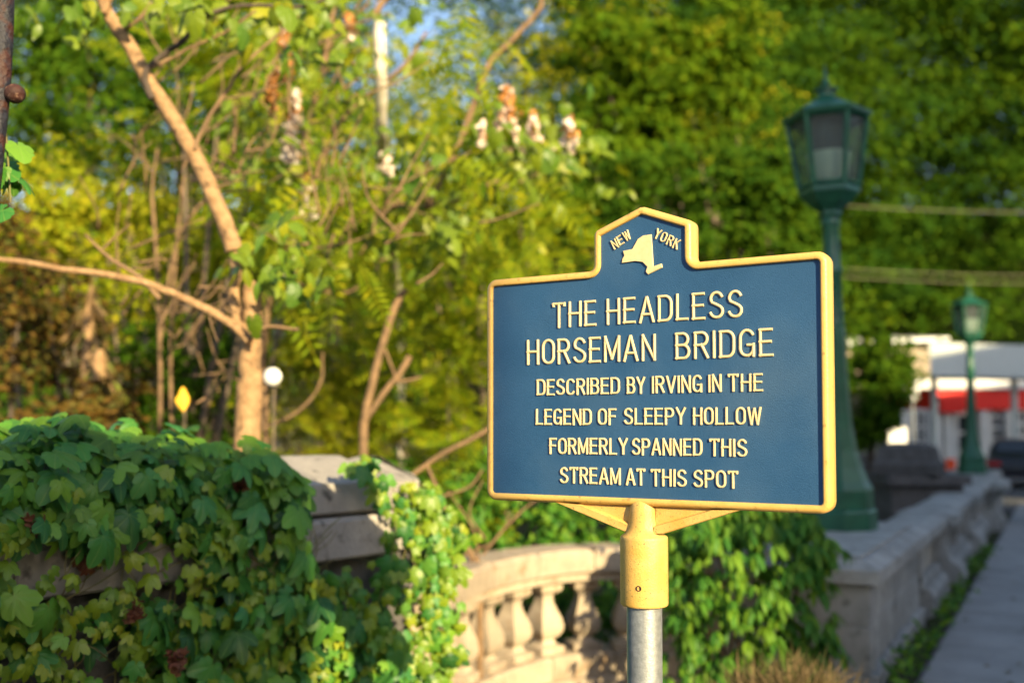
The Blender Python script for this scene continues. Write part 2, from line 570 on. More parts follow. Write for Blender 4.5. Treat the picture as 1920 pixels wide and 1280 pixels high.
def ivy_leaf(seed):
    r = random.Random(seed)
    j = lambda a, b: a + r.uniform(-b, b)
    tips = [(j(-112, 6), j(0.42, .04)), (j(-50, 5), j(0.84, .08)), (j(0, 4), 1.0), (j(50, 5), j(0.84, .08)), (j(112, 6), j(0.42, .04))]
    nt = [(-84, j(0.48, .04)), (j(-25, 3), j(0.60, .06)), (j(25, 3), j(0.60, .06)), (84, j(0.48, .04)), (-158, 0.24), (158, 0.24)]
    return lobed_leaf(tips, nt, curl=r.uniform(0.3, 0.9), seed=seed, tooth=0.07)


def heart_leaf(seed):
    r = random.Random(seed)
    tips = [(-125, 0.42), (-62, 0.56), (0, 1.0), (62, 0.56), (125, 0.42)]
    nt = [(-95, 0.50), (-32, 0.68), (32, 0.68), (95, 0.50), (-165, 0.26), (165, 0.26)]
    return lobed_leaf(tips, nt, curl=r.uniform(0.3, 0.6), seed=seed, tooth=0.01)


def blade_leaf(w=0.36, fold=0.10, droop=0.25, n=4):
    v, f, vein = [], [], []
    prof = [0.0, 0.75, 1.0, 0.65, 0.0]
    for i in range(n + 1):
        t = i / n
        z = -droop * t * t
        hw = w / 2 * prof[i]
        v += [(-hw, t, z + fold * prof[i] * .5), (0, t, z), (hw, t, z + fold * prof[i] * .5)]
        vein += [0, 1, 0]
    for i in range(n):
        a, b = 3 * i, 3 * i + 3
        f += [(a, a + 1, b + 1), (a, b + 1, b), (a + 1, a + 2, b + 2), (a + 1, b + 2, b + 1)]
    return Leaf(v, f, vein)


def rhomb_leaf(w=0.6):
    v = [(0, 0, 0), (w / 2, 0.5, 0.06), (0, 1, -0.08), (-w / 2, 0.5, 0.06)]
    return Leaf(v, [(0, 1, 2), (0, 2, 3)])


def frond(pairs=9, droop=0.45, leaf=0.24, w=0.30):
    """a compound leaf one unit long: rachis and opposite leaflets"""
    v, f = [], []
    for i in range(pairs + 1):
        t = 0.14 + 0.86 * i / pairs
        y, z = t, -droop * t * t
        L = leaf * (0.65 + 0.6 * math.sin(math.pi * min(1, t * 0.9)))
        for sgn in ((-1, 1) if i < pairs else (0,)):
            n = len(v)
            if sgn == 0:
                d = Vector((0, 1, -droop))
                s2 = Vector((1, 0, 0))
            else:
                d = Vector((sgn * 0.92, 0.38, -0.22))
                s2 = Vector((0.38, -0.92 * sgn, 0))
            d.normalize()
            b0 = Vector((0, y, z))
            v += [tuple(b0), tuple(b0 + d * L * .5 + s2 * L * w * .5), tuple(b0 + d * L), tuple(b0 + d * L * .5 - s2 * L * w * .5)]
            f += [(n, n + 1, n + 2), (n, n + 2, n + 3)]
    n = len(v)
    for i in range(5):
        t = i / 4
        v += [(-0.008, t, -droop * t * t + .004), (0.008, t, -droop * t * t + .004)]
    for i in range(4):
        a = n + 2 * i
        f += [(a, a + 1, a + 3), (a, a + 3, a + 2)]
    return Leaf(v, f)


def basis(t, n):
    """rotation matrices (k,3,3) whose y is the tip direction and z the normal"""
    t = t / np.linalg.norm(t, axis=1, keepdims=True)
    x = np.cross(t, n)
    x /= np.linalg.norm(x, axis=1, keepdims=True) + 1e-9
    z = np.cross(x, t)
    return np.stack([x, t, z], axis=2)


def scatter(name, leaf, pos, R, s, m, parent=None, base=(0, 0, 0)):
    """all leaves joined into one mesh"""
    if not isinstance(leaf, (list, tuple)): leaf = [leaf]
    V, FF, VE = [], [], []
    off = 0
    k = len(pos)
    which = np.arange(k) % len(leaf)
    for i, lf in enumerate(leaf):
        q = which == i
        n = int(q.sum())
        if n == 0: continue
        vv = np.einsum('kij,vj->kvi', R[q], lf.v) * s[q][:, None, None] + (pos[q] - np.array(base))[:, None, :]
        V.append(vv.reshape(-1, 3))
        ff = lf.f[None] + (off + np.arange(n) * len(lf.v))[:, None, None]
        FF.append(ff.reshape(-1, 3))
        VE.append(np.tile(lf.vein, n))
        off += n * len(lf.v)
    V = np.concatenate(V)
    FF = np.concatenate(FF)
    me = fast_mesh(name, V, FF.ravel(), np.full(len(FF), 3), [m], vein=np.concatenate(VE), smooth=True)
    return link_mesh(name, me, parent)


def leaf_objects(name, meshes, pos, R, s, parent, base=(0, 0, 0)):
    for i in range(len(pos)):
        o = bpy.data.objects.new(name, meshes[i % len(meshes)])
        r = Matrix([list(R[i][0]), list(R[i][1]), list(R[i][2])]).to_4x4()
        o.matrix_basis = Matrix.Translation(Vector(pos[i]) - Vector(base)) @ r @ Matrix.Scale(float(s[i]), 4)
        COL.objects.link(o)
        o.parent = parent


def rand_dirs(k, rng=RNG):
    d = rng.normal(size=(k, 3))
    return d / np.linalg.norm(d, axis=1, keepdims=True)


def clump_leaves(centres, radii, per, size, rng=RNG, droop=0.35, up=0.5, inner=0.55, jit=0.45):
    """leaf positions, frames and sizes on the shells of many small clumps"""
    C = np.repeat(centres, per, axis=0)
    Rr = np.repeat(radii, per, axis=0)
    k = len(C)
    d = rand_dirs(k, rng)
    d[:, 2] = np.where(rng.random(k) < 0.6, np.abs(d[:, 2]), d[:, 2])
    rr = rng.uniform(inner, 1.05, k)[:, None]
    pos = C + d * Rr * rr
    pos[:, 2] -= 0.0
    n = d * 0.7 + np.array([SUN.x, SUN.y, SUN.z]) * 0.45 + np.array([0, 0, up * .6]) + rng.normal(size=(k, 3)) * jit
    n /= np.linalg.norm(n, axis=1, keepdims=True)
    t = np.cross(n, rand_dirs(k, rng)) + d * 0.5
    t[:, 2] -= droop
    s = size * rng.uniform(0.65, 1.35, k)
    return pos, basis(t, n), s


def crown_clumps(c, R, n, rng=RNG, cr=0.3):
    """clump centres spread over an uneven crown ellipsoid"""
    c, R = np.array(c, float), np.array(R, float)
    d = rand_dirs(n, rng)
    rr = rng.uniform(0.35, 1.0, n) ** 0.6
    ce = c + d * R * rr[:, None]
    rad_ = R.mean() * cr * rng.uniform(0.6, 1.3, n)
    return ce, np.stack([rad_, rad_, rad_ * 0.55], axis=1)


def spline(pts, k=6):
    """Catmull-Rom through the points"""
    pts = [Vector(p) for p in pts]
    p = [pts[0] * 2 - pts[1]] + pts + [pts[-1] * 2 - pts[-2]]
    out = []
    for i in range(1, len(p) - 2):
        for j in range(k):
            t = j / k
            out.append(0.5 * ((2 * p[i]) + (p[i + 1] - p[i - 1]) * t + (2 * p[i - 1] - 5 * p[i] + 4 * p[i + 1] - p[i + 2]) * t * t
                              + (3 * p[i] - p[i - 1] - 3 * p[i + 1] + p[i + 2]) * t ** 3))
    out.append(pts[-1])
    return out


# ================================================================== GROUND
def hill(x, y):
    """the bank of the stream on the left, flat street on the right, wooded slope beyond"""
    sm = lambda a, b, v: max(0.0, min(1.0, (v - a) / (b - a))) ** 2 * (3 - 2 * max(0.0, min(1.0, (v - a) / (b - a))))
    wx = 2.43 + (y - 6.66) * 0.55
    left = 1 - sm(-2.2, -0.4, x - wx) if y > 6.5 else 0.0
    behind = sm(5.6, 8.6, y)
    ravine = -1.9 * left * behind * (1 - sm(13, 20, y))
    y0 = 21 + 26 * sm(0.16, 0.30, x / max(y, 1))
    z = ravine + max(0, y - y0) * 0.62 * sm(0, 6, y - y0)
    return min(z, 10 + 8 * sm(0.16, 0.30, x / max(y, 1))) - 0.06


gx = np.concatenate([np.linspace(-400, -40, 10), np.linspace(-34, 60, 80), np.linspace(70, 400, 10)])
gy = np.concatenate([np.linspace(-300, -20, 8), np.linspace(-14, 90, 90), np.linspace(100, 500, 10)])
gv = [(x, y, hill(x, y)) for y in gy for x in gx]
nx = len(gx)
gf = [(j * nx + i, j * nx + i + 1, (j + 1) * nx + i + 1, (j + 1) * nx + i) for j in range(len(gy) - 1) for i in range(nx - 1)]
g = MB().add(gv, gf).build('ground', M['soil'], smooth=True)
tag(g, 'dark leaf-littered ground of the stream bank and wooded slope', kind='structure')

# wall axis of the bridge parapet on the right
C0 = Vector((2.43, 6.66))
WD = Vector((0.482, 0.876)).normalized()
WN = Vector((WD.y, -WD.x))


def WB(s, off, z=0.0):
    p = C0 + WD * s + WN * off
    return Vector((p.x, p.y, z))


WANG = math.atan2(WD.y, WD.x)

# road
rd = MB()
a, b, c, d = WB(-30, 2.9), WB(-30, 11.5), WB(60, 11.5), WB(60, 2.9)
rd.add([(p.x, p.y, -0.035) for p in (a, b, c, d)], [(0, 1, 2, 3)])
tag(rd.build('road', M['asphalt']), 'dark asphalt road past the sidewalk', kind='structure')
fc = MB()
fc.add([(8.5, 20.5, -0.028), (60, 20.5, -0.028), (60, 46, -0.028), (8.5, 46, -0.028)], [(0, 1, 2, 3)])
tag(fc.build('forecourt', M['asphalt']), 'grey forecourt of the filling station', kind='structure')

# sidewalk: slabs with recessed joints
sw = empty('sidewalk', WB(0, 0.4, 0))
tag(sw, 'pale grey concrete sidewalk beside the balustrade', kind='structure')
for i in range(-6, 12):
    for j in range(2):
        mb = MB()
        s0, s1 = i * 1.5 + 0.014 + 0.3, i * 1.5 + 1.486 + 0.3
        o0, o1 = 0.20 + j * 1.32 + 0.01, 0.20 + (j + 1) * 1.32 - 0.01
        q = [WB(s0, o0), WB(s0, o1), WB(s1, o1), WB(s1, o0)]
        q = [(p.x, p.y) for p in q]
        mb.prism(q, -0.10, 0.0 + random.uniform(-0.003, 0.003), inset=0.006, insz=0.006)
        mb.build('slab', M['slab'], sw)
mb = MB()
q = [WB(-10, 0.18), WB(-10, 2.86), WB(20, 2.86), WB(20, 0.18)]
mb.prism([(p.x, p.y) for p in q], -0.055, -0.02)
mb.build('joint_bed', M['mortar'], sw)
k = 130
pp = np.array([tuple(WB(random.uniform(-2, 12), random.uniform(.2, 2.7) ** 1.0, .008)) for _ in range(k)])
tt = np.stack([RNG.normal(0, 1, k), RNG.normal(0, 1, k), RNG.normal(0, .12, k)], axis=1)
tag(scatter('fallen_leaves', blade_leaf(.5, .2, .1), pp, basis(tt, np.tile([0, 0, 1.], (k, 1)) + RNG.normal(0, .15, (k, 3))), RNG.uniform(.03, .08, k), M['brown_leaf']), 'scattered dry brown leaves on the sidewalk', kind='stuff')
kb = empty('kerb', WB(0, 2.93, 0))
tag(kb, 'low concrete kerb between sidewalk and road', kind='structure')
for i in range(-4, 10):
    mb = MB()
    q = [WB(i * 2 + .005, 2.87), WB(i * 2 + .005, 3.01), WB(i * 2 + 1.995, 3.01), WB(i * 2 + 1.995, 2.87)]
    mb.prism([(p.x, p.y) for p in q], -0.12, 0.0, inset=0.012, insz=0.012)
    mb.build('kerb_stone', M['slab'], kb)

# ================================================================== THE MARKER
SL_ = Vector((-.0764, 2.858, 0))
U = Vector((0.86283819, -0.50548023, 0))
NF = Vector((-0.50548023, -0.86283819, 0))
WID = 0.9654
MID = WID / 2
pole_c = SL_ + U * (MID - 0.0085) - NF * 0.030
sign = empty('historical_marker', (pole_c.x, pole_c.y, 0), 'blue and yellow cast metal historical marker on a grey steel pole', 'marker')


def S(u, z, n=0.0):
    """point of the marker: u along the face, z up, n out of the face"""
    return SL_ + U * u + NF * n + Vector((0, 0, z))


zb, zt = 1.4947, 2.1262
out_c = [(0, zb), (WID, zb), (WID, zt), (MID + .1410, zt), (MID + .1410, 2.2330), (MID + .006, 2.2850), (MID - .006, 2.2850),
         (MID - .1410, 2.2330), (MID - .1410, zt), (0, zt)]
outer = fillet(out_c, [.030, .030, .030, .016, .020, .006, .006, .020, .016, .030], 7)
T = 0.052
W_ = 0.0205
prof = [(0.003, -T), (0.0, -T + .003), (0.0, -0.018), (0.0010, -0.0105), (0.0035, -0.0050), (0.0075, -0.0014), (0.0110, 0.0),
        (W_ - 0.0035, 0.0), (W_ - 0.0010, -0.0012), (W_, -0.0035), (W_ + 0.0008, -0.0110)]
mb = MB()
n = len(outer)
vs, fs = [], []
for dd, dz in prof:
    for (u, z) in offset_poly(outer, dd): vs.append(S(u, z, dz))
for k in range(len(prof) - 1):
    for i in range(n):
        j = (i + 1) % n
        fs.append((k * n + i, k * n + j, (k + 1) * n + j, (k + 1) * n + i))
mb.add(vs, fs)
mb.build('frame', M['yellow'], sign, smooth=60)
mb = MB()
inn = offset_poly(outer, W_ - 0.004)
mb.add([S(u, z, -0.0085) for u, z in inn], [tuple(range(n))])
ino = offset_poly(outer, 0.002)
mb.add([S(u, z, -T + 0.002) for u, z in ino], [tuple(range(n - 1, -1, -1))])
panel = mb.build('panel', M['blue'], sign)

# --- raised lettering: every glyph is strokes in a unit box, swept as low rounded ribs
def arc(cx, cy, rx, ry, a0, a1, k=7):
    return [(cx + rx * math.cos(rad(a0 + (a1 - a0) * i / k)), cy + ry * math.sin(rad(a0 + (a1 - a0) * i / k))) for i in range(k + 1)]


w = 0.56
GL = {
    'A': (0.62, [[(0, 0), (0.30, 1.0), (0.32, 1.0), (0.62, 0)], [(0.11, 0.30), (0.51, 0.30)]]),
    'B': (0.54, [[(0, 0), (0, 1)], [(0, 1), (0.30, 1)] + arc(0.28, 0.77, 0.22, 0.23, 80, -80, 8) + [(0.28, 0.53), (0, 0.53)],
                 [(0.28, 0.53)] + arc(0.29, 0.265, 0.25, 0.265, 80, -80, 8) + [(0.28, 0), (0, 0)]]),
    'C': (0.54, [arc(0.27, 0.72, 0.27, 0.28, 25, 180, 9) + arc(0.27, 0.28, 0.27, 0.28, 180, 335, 9)]),
    'D': (0.56, [[(0, 0), (0, 1)], [(0, 1), (0.28, 1)] + arc(0.28, 0.70, 0.28, 0.30, 80, 0, 6) + arc(0.28, 0.30, 0.28, 0.30, 0, -80, 6) + [(0.28, 0), (0, 0)]]),
    'E': (0.48, [[(0, 0), (0, 1)], [(0, 1), (0.46, 1)], [(0, 0.53), (0.42, 0.53)], [(0, 0), (0.48, 0)]]),
    'F': (0.46, [[(0, 0), (0, 1)], [(0, 1), (0.46, 1)], [(0, 0.53), (0.40, 0.53)]]),
    'G': (0.56, [arc(0.27, 0.72, 0.27, 0.28, 25, 180, 9) + arc(0.27, 0.28, 0.27, 0.28, 180, 360, 10) + [(0.54, 0.44)], [(0.34, 0.42), (0.55, 0.42)], [(0.55, 0.44), (0.55, 0.0)]]),
    'H': (0.54, [[(0, 0), (0, 1)], [(0.54, 0), (0.54, 1)], [(0, 0.52), (0.54, 0.52)]]),
    'I': (0.0, [[(0, 0), (0, 1)]]),
    'K': (0.56, [[(0, 0), (0, 1)], [(0.52, 1), (0.0, 0.38)], [(0.19, 0.60), (0.56, 0)]]),
    'L': (0.46, [[(0, 1), (0, 0)], [(0, 0), (0.46, 0)]]),
    'M': (0.68, [[(0, 0), (0, 1)], [(0, 1), (0.34, 0.10)], [(0.34, 0.10), (0.68, 1)], [(0.68, 1), (0.68, 0)]]),
    'N': (0.56, [[(0, 0), (0, 1)], [(0, 1), (0.56, 0)], [(0.56, 0), (0.56, 1)]]),
    'O': (0.56, [arc(0.28, 0.72, 0.28, 0.28, 0, 180, 10) + arc(0.28, 0.28, 0.28, 0.28, 180, 360, 10) + [(0.56, 0.72)]]),
    'P': (0.52, [[(0, 0), (0, 1)], [(0, 1), (0.30, 1)] + arc(0.28, 0.74, 0.24, 0.26, 80, -80, 8) + [(0.28, 0.48), (0, 0.48)]]),
    'R': (0.54, [[(0, 0), (0, 1)], [(0, 1), (0.30, 1)] + arc(0.28, 0.75, 0.24, 0.25, 80, -80, 8) + [(0.28, 0.50), (0, 0.50)], [(0.28, 0.50), (0.54, 0)]]),
    'S': (0.54, [arc(0.27, 0.76, 0.25, 0.24, 20, 200, 10) + [(0.08, 0.60), (0.27, 0.52), (0.45, 0.42)] + arc(0.27, 0.25, 0.27, 0.25, 20, -160, 10)]),
    'T': (0.56, [[(0.28, 0), (0.28, 1)], [(0, 1), (0.56, 1)], [(0.0, 1.0), (0.0, 0.93)], [(0.56, 1.0), (0.56, 0.93)]]),
    'V': (0.60, [[(0, 1), (0.30, 0)], [(0.30, 0), (0.60, 1)]]),
    'W': (0.84, [[(0, 1), (0.20, 0)], [(0.20, 0), (0.42, 0.95)], [(0.42, 0.95), (0.64, 0)], [(0.64, 0), (0.84, 1)]]),
    'Y': (0.58, [[(0, 1), (0.29, 0.46)], [(0.58, 1), (0.29, 0.46)], [(0.29, 0.46), (0.29, 0)]]),
}


def rib(mb, pts, sw, h, to3, lift):
    """sweep a stroke (2D points) with a low rounded section"""
    p = [Vector(q) for q in pts]
    q = [p[0]]
    for x in p[1:]:
        if (x - q[-1]).length > 1e-5: q.append(x)
    p = q
    e0 = (p[0] - p[1]).normalized() * sw * 0.42
    e1 = (p[-1] - p[-2]).normalized() * sw * 0.42
    p[0] = p[0] + e0
    p[-1] = p[-1] + e1
    sec = [(-.50, 0), (-.44, .55), (-.27, .95), (0, 1.0), (.27, .95), (.44, .55), (.50, 0)]
    m = len(sec)
    vs = []
    for i, x in enumerate(p):
        a = (p[i] - p[i - 1]).normalized() if i > 0 else (p[1] - p[0]).normalized()
        b = (p[i + 1] - p[i]).normalized() if i + 1 < len(p) else a
        t = (a + b).normalized()
        nn = Vector((-t.y, t.x))
        k = 1.0 / max(0.5, nn.dot(Vector((-a.y, a.x))))
        for s_, hh in sec:
            r = x + nn * (s_ * sw * k)
            vs.append(to3(r.x, r.y, hh * h + (lift if hh > 0 else 0)))
    fs = []
    for i in range(len(p) - 1):
        for j in range(m - 1):
            fs.append((i * m + j, (i + 1) * m + j, (i + 1) * m + j + 1, i * m + j + 1))
    fs.append(tuple(range(m)))
    fs.append(tuple(range((len(p) - 1) * m + m - 1, (len(p) - 1) * m - 1, -1)))
    mb.add(vs, fs)


PZ = -0.0087
LH = 0.0048


def glyph(ch, u0, z0, wid, hgt, sw, name='letter', ang=0.0, shear=0.0):
    wch, strokes = GL[ch]
    ca, sa = math.cos(ang), math.sin(ang)
    sx = (wid / wch) if wch > 0 else 1.0
    mb = MB()
    jz = random.uniform(-0.0006, 0.0006)
    ja = random.uniform(-0.008, 0.008)

    def to3(x, y, h):
        X = x * ca - y * sa
        Y = x * sa + y * ca
        return S(u0 + X + ja * y, z0 + Y + jz, PZ + h)
    for i, st in enumerate(strokes):
        pts = [((x * sx if wch > 0 else 0.0), y * hgt * (1 - 0) ) for x, y in st]
        rib(mb, pts, sw, LH, to3, 0.00012 * i)
    mb.build(name, M['letter'], panel_parent, smooth=50)


panel_parent = panel


def word(txt, u0, u1, z0, z1, sw):
    """letters fitted between u0 and u1 (outer edges of the strokes)"""
    widths = [GL[c][0] for c in txt]
    H = (z1 - z0) - sw * 0.84
    gaps = len(txt) - 1
    u0 += .0012
    u1 -= .0012
    avail = (u1 - u0) - sw * 0.9
    g = 0.28 if gaps else 0
    # scale widths and gaps together so that the word fills its place
    k = avail / (sum(widths) + g * gaps)
    x = u0 + sw * 0.45
    for c, wd in zip(txt, widths):
        glyph(c, x, z0 + sw * 0.42, wd * k, H, sw)
        x += wd * k + g * k


for z0, z1, sw_, ws in [
    (1.9765, 2.0462, 0.0076, [('THE', .2128, .3494), ('HEADLESS', .3779, .7539)]),
    (1.8765, 1.9462, 0.0076, [('HORSEMAN', .1317, .5205), ('BRIDGE', .573, .8302)]),
    (1.7905, 1.8350, 0.0057, [('DESCRIBED', .1637, .418), ('BY', .4365, .4906), ('IRVING', .5075, .6466), ('IN', .6608, .6975), ('THE', .712, .8033)]),
    (1.7085, 1.7525, 0.0057, [('LEGEND', .1604, .3345), ('OF', .3512, .4071), ('SLEEPY', .4274, .602), ('HOLLOW', .6192, .7985)]),
    (1.6290, 1.6730, 0.0057, [('FORMERLY', .2033, .4402), ('SPANNED', .4499, .6452), ('THIS', .6621, .7616)]),
    (1.5495, 1.5935, 0.0057, [('STREAM', .2355, .419), ('AT', .4323, .4891), ('THIS', .5031, .6029), ('SPOT', .619, .738)]),
]:
    for t, a_, b_ in ws:
        word(t, a_, b_, z0, z1, sw_)
# NEW / YORK follow the slopes of the crest
for t, us, a_ in (('NEW', [(.4040, 2.1790), (.4200, 2.1885), (.4375, 2.1985)], rad(28)),
                  ('YORK', [(.5170, 2.2000), (.5340, 2.1900), (.5520, 2.1795), (.5690, 2.1690)], rad(-30))):
    for ch, (uu, zz) in zip(t, us):
        glyph(ch, uu, zz, 0.0120 if ch != 'W' else 0.0155, 0.0235, 0.0038, ang=a_ * 0.9)
# outline of the state
st = [(.4863, 2.2075), (.4719, 2.1999), (.4633, 2.1863), (.4557, 2.1746), (.4285, 2.1717), (.4325, 2.159), (.4267, 2.1504), (.4249, 2.1398),
      (.4642, 2.1418), (.4858, 2.1373), (.4999, 2.1229), (.4953, 2.11), (.5009, 2.1032), (.5403, 2.118), (.5387, 2.1276), (.5151, 2.1216), (.5141, 2.1455), (.5101, 2.2084)]
st = [(u, z) for u, z in st]
mb = MB()
n = len(st)
q0 = [S(u, z, PZ) for u, z in st]
q1 = [S(u, z, PZ + 0.0032) for u, z in st]
cu = sum(u for u, z in st) / n
cz = sum(z for u, z in st) / n
q2 = [S(u + (cu - u) * 0.03, z + (cz - z) * 0.03, PZ + 0.0050) for u, z in st]
fs = []
for k in range(2):
    for i in range(n):
        j = (i + 1) % n
        fs.append((k * n + j, k * n + i, (k + 1) * n + i, (k + 1) * n + j))
fs.append(tuple(range(2 * n + n - 1, 2 * n - 1, -1)))
mb.add(q0 + q1 + q2, fs)
mb.build('state_outline', M['letter'], panel)

# --- bracket under the frame: web plate with two sunk pockets and rounded ribs
def bracket(sg):
    """one side: a flat-faced wedge with a sunk triangular pocket"""
    Q = lambda u, z: (MID + sg * u, z)
    o_top, o_in = (.2590, 1.4962), (.052, 1.4262)          # lower slope, outer end to the neck
    p_a, p_b, p_c = (.186, 1.4935), (.030, 1.4935), (.030, 1.4440)   # pocket corners
    fr_, ch = -0.0035, 0.0022
    b_ = lambda p, q, n_: S(*Q(*p), n_)
    sl = Vector((o_in[0] - o_top[0], o_in[1] - o_top[1])).normalized()
    nn = Vector((-sl.y, sl.x)) * (1 if -sl.y * 0 + sl.x < 0 else -1)
    up = Vector((nn.x, abs(nn.y)))
    e0 = (o_top[0] - .004, o_top[1]); e1 = (o_in[0] - .004 * 0, o_in[1] + .0025)
    vs = [S(*Q(*o_top), fr_ - ch), S(*Q(*o_in), fr_ - ch), S(*Q(*o_top), -.048), S(*Q(*o_in), -.048),      # 0-3 outer wall
          S(*Q(o_top[0] - .005, 1.4962), fr_), S(*Q(*e1), fr_),                                              # 4-5 front outer edge
          S(*Q(p_a[0] + .004, p_a[1]), fr_), S(*Q(p_c[0], p_c[1] - .003), fr_),                                # 6-7 front inner edge
          S(*Q(*p_a), fr_ - ch), S(*Q(*p_c), fr_ - ch),                                                      # 8-9
          S(*Q(p_a[0] - .006, p_a[1]), -.0165), S(*Q(p_c[0], p_c[1] + .003), -.0165), S(*Q(*p_b), -.0165),     # 10-12 pocket floor
          S(*Q(.0, 1.4935), -.048), S(*Q(.0, 1.4262), -.048), S(*Q(.03, 1.4262), fr_), S(*Q(.03, 1.4262), -.048)]
    fs = [(0, 1, 3, 2), (0, 4, 5, 1), (4, 6, 7, 5), (6, 8, 9, 7), (8, 10, 11, 9), (10, 12, 11), (5, 7, 15), (1, 5, 15, 16, 3), (2, 3, 16, 14, 13)]
    if sg < 0: fs = [tuple(reversed(f)) for f in fs]
    MB().add(vs, fs).build('bracket', M['yellow_worn'], sign)


bracket(-1)
bracket(1)
pc = (pole_c.x, pole_c.y)
mb = MB()
mb.lathe([(.060, 1.236), (.0622, 1.239), (.0628, 1.243), (.0628, 1.408), (.0622, 1.413), (.060, 1.4165), (.0475, 1.426), (.0425, 1.440), (.0400, 1.456),
          (.0385, 1.475), (.0370, 1.490), (.034, 1.503), (.028, 1.512), (.018, 1.5175), (.006, 1.519)], pc, 40)
mb.build('collar', M['yellow_worn'], sign, smooth=35)
mb = MB()
mb.lathe([(.0462, -0.3), (.0462, 1.30)], pc, 32)
mb.build('pole', M['galv'], sign, smooth=40)
# set screw seen on the collar
dsc = Vector((-0.36, -0.93, 0)).normalized()
scw = Vector((pole_c.x, pole_c.y, 1.2875)) + dsc * 0.0622
mb = MB()
uu = Vector((-dsc.y, dsc.x, 0))
for r0, r1, o_ in ((0.0078, 0.0050, 0.0012),):
    vs = []
    for rr, oo in ((r0, 0.0), (0.0070, 0.0018), (0.0052, 0.0016), (0.0046, 0.0004)):
        for k in range(14):
            an = 2 * math.pi * k / 14
            vs.append(scw + uu * math.cos(an) * rr + Vector((0, 0, 1)) * math.sin(an) * rr + dsc * oo)
    fs = [(k * 14 + i, k * 14 + (i + 1) % 14, (k + 1) * 14 + (i + 1) % 14, (k + 1) * 14 + i) for k in range(3) for i in range(14)]
    mb.add(vs, fs, 0)
    mb.add([vs[42 + i] for i in range(14)], [tuple(range(14))], 1)
mb.build('set_screw', [M['rust_knob'], M['black']], sign)


# ================================================================== LEFT WALL (under the ivy)
def extrude(fn, s0, s1, section, name, m, parent, k=1):
    """a stone running from s0 to s1 with the same section (offset, height) all along; ends barely chamfered"""
    n_ = len(section)
    co = sum(a[0] for a in section) / n_
    cz_ = sum(a[1] for a in section) / n_
    vs, g_ = [], .008
    for ss_, q in ((s0, .985), (s0 + g_, 1.0), (s1 - g_, 1.0), (s1, .985)):
        for o_, z_ in section:
            vs.append(fn(ss_, co + (o_ - co) * q, cz_ + (z_ - cz_) * q))
    fs = [(a * n_ + j, a * n_ + (j + 1) % n_, (a + 1) * n_ + (j + 1) % n_, (a + 1) * n_ + j) for a in range(3) for j in range(n_)]
    fs += [tuple(range(n_ - 1, -1, -1)), tuple(range(3 * n_, 4 * n_))]
    return MB().add(vs, fs).build(name, m, parent, smooth=20)



A1 = Vector((-1.523, 3.56))
AD = Vector((.63, .776)).normalized()
AN = Vector((AD.y, -AD.x))


def AW(t, off, z=0.0):
    p = A1 + AD * t + AN * off
    return Vector((p.x, p.y, z))


def plan(ps):
    return [(p[0], p[1]) for p in ps]


lw = empty('stone_parapet', AW(0.4, -0.3, 0), 'massive grey stone parapet end buried in ivy on the left', 'wall')
E2 = AW(1.53, 0, 0)          # front corner
E3 = Vector((-0.405, 5.02, 0))  # far right corner
E4 = Vector((-0.52, 5.62, 0))
# cap, upper course (weathered top) and lower course, in long stones
joints = [-2.6, -1.35, -0.25, 0.62, 1.50]
for i in range(len(joints) - 1):
    t0, t1 = joints[i] + .004, joints[i + 1] - .004
    for (z0, z1, o, ins, iz, nm) in ((1.315, 1.565, 0.0, 0.34, 0.115, 'cap_stone'), (1.115, 1.300, 0.035, 0.018, 0.018, 'course_stone')):
        sec_ = [(o - .012, z0), (o, z0 + .012), (o, z1 - iz), (o - ins, z1), (-.85 + ins, z1), (-.85, z1 - iz), (-.85, z0)]
        extrude(AW, t0, t1, sec_, nm, M['stone'], lw)
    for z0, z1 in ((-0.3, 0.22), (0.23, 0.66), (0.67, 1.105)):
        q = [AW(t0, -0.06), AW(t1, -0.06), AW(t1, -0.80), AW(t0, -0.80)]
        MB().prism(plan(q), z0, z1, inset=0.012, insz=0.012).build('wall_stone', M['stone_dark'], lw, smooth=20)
# end stones that turn the corner
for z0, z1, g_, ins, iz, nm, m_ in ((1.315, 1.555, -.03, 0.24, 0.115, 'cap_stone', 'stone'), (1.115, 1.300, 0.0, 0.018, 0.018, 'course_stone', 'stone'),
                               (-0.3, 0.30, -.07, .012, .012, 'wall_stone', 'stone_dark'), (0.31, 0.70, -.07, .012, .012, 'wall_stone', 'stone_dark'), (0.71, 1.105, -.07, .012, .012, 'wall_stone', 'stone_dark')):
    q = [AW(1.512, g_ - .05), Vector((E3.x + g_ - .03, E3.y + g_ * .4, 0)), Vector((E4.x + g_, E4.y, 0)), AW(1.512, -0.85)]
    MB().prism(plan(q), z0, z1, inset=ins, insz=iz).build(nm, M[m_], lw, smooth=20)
MB().prism(plan([AW(-2.6, -.10), AW(1.5, -.10), AW(1.5, -.75), AW(-2.6, -.75)]), -0.3, 1.40).build('mortar_core', M['mortar'], lw)

# ================================================================== CURVED BALUSTRADE (exedra)
cur = [(-.53, 5.45), (-.50, 6.00), (-.26, 6.72), (.26, 7.38), (.92, 7.56), (1.55, 7.38), (2.05, 7.25)]
cl = spline([(x, y, 0) for x, y in cur], 24)
acc = [0.0]
for i in range(1, len(cl)): acc.append(acc[-1] + (cl[i] - cl[i - 1]).length)


def CV(s):
    """point and tangent at arc length s"""
    s = max(0, min(acc[-1] - 1e-4, s))
    i = max(j for j in range(len(acc) - 1) if acc[j] <= s)
    t = (s - acc[i]) / (acc[i + 1] - acc[i])
    return cl[i].lerp(cl[i + 1], t), (cl[i + 1] - cl[i]).normalized()


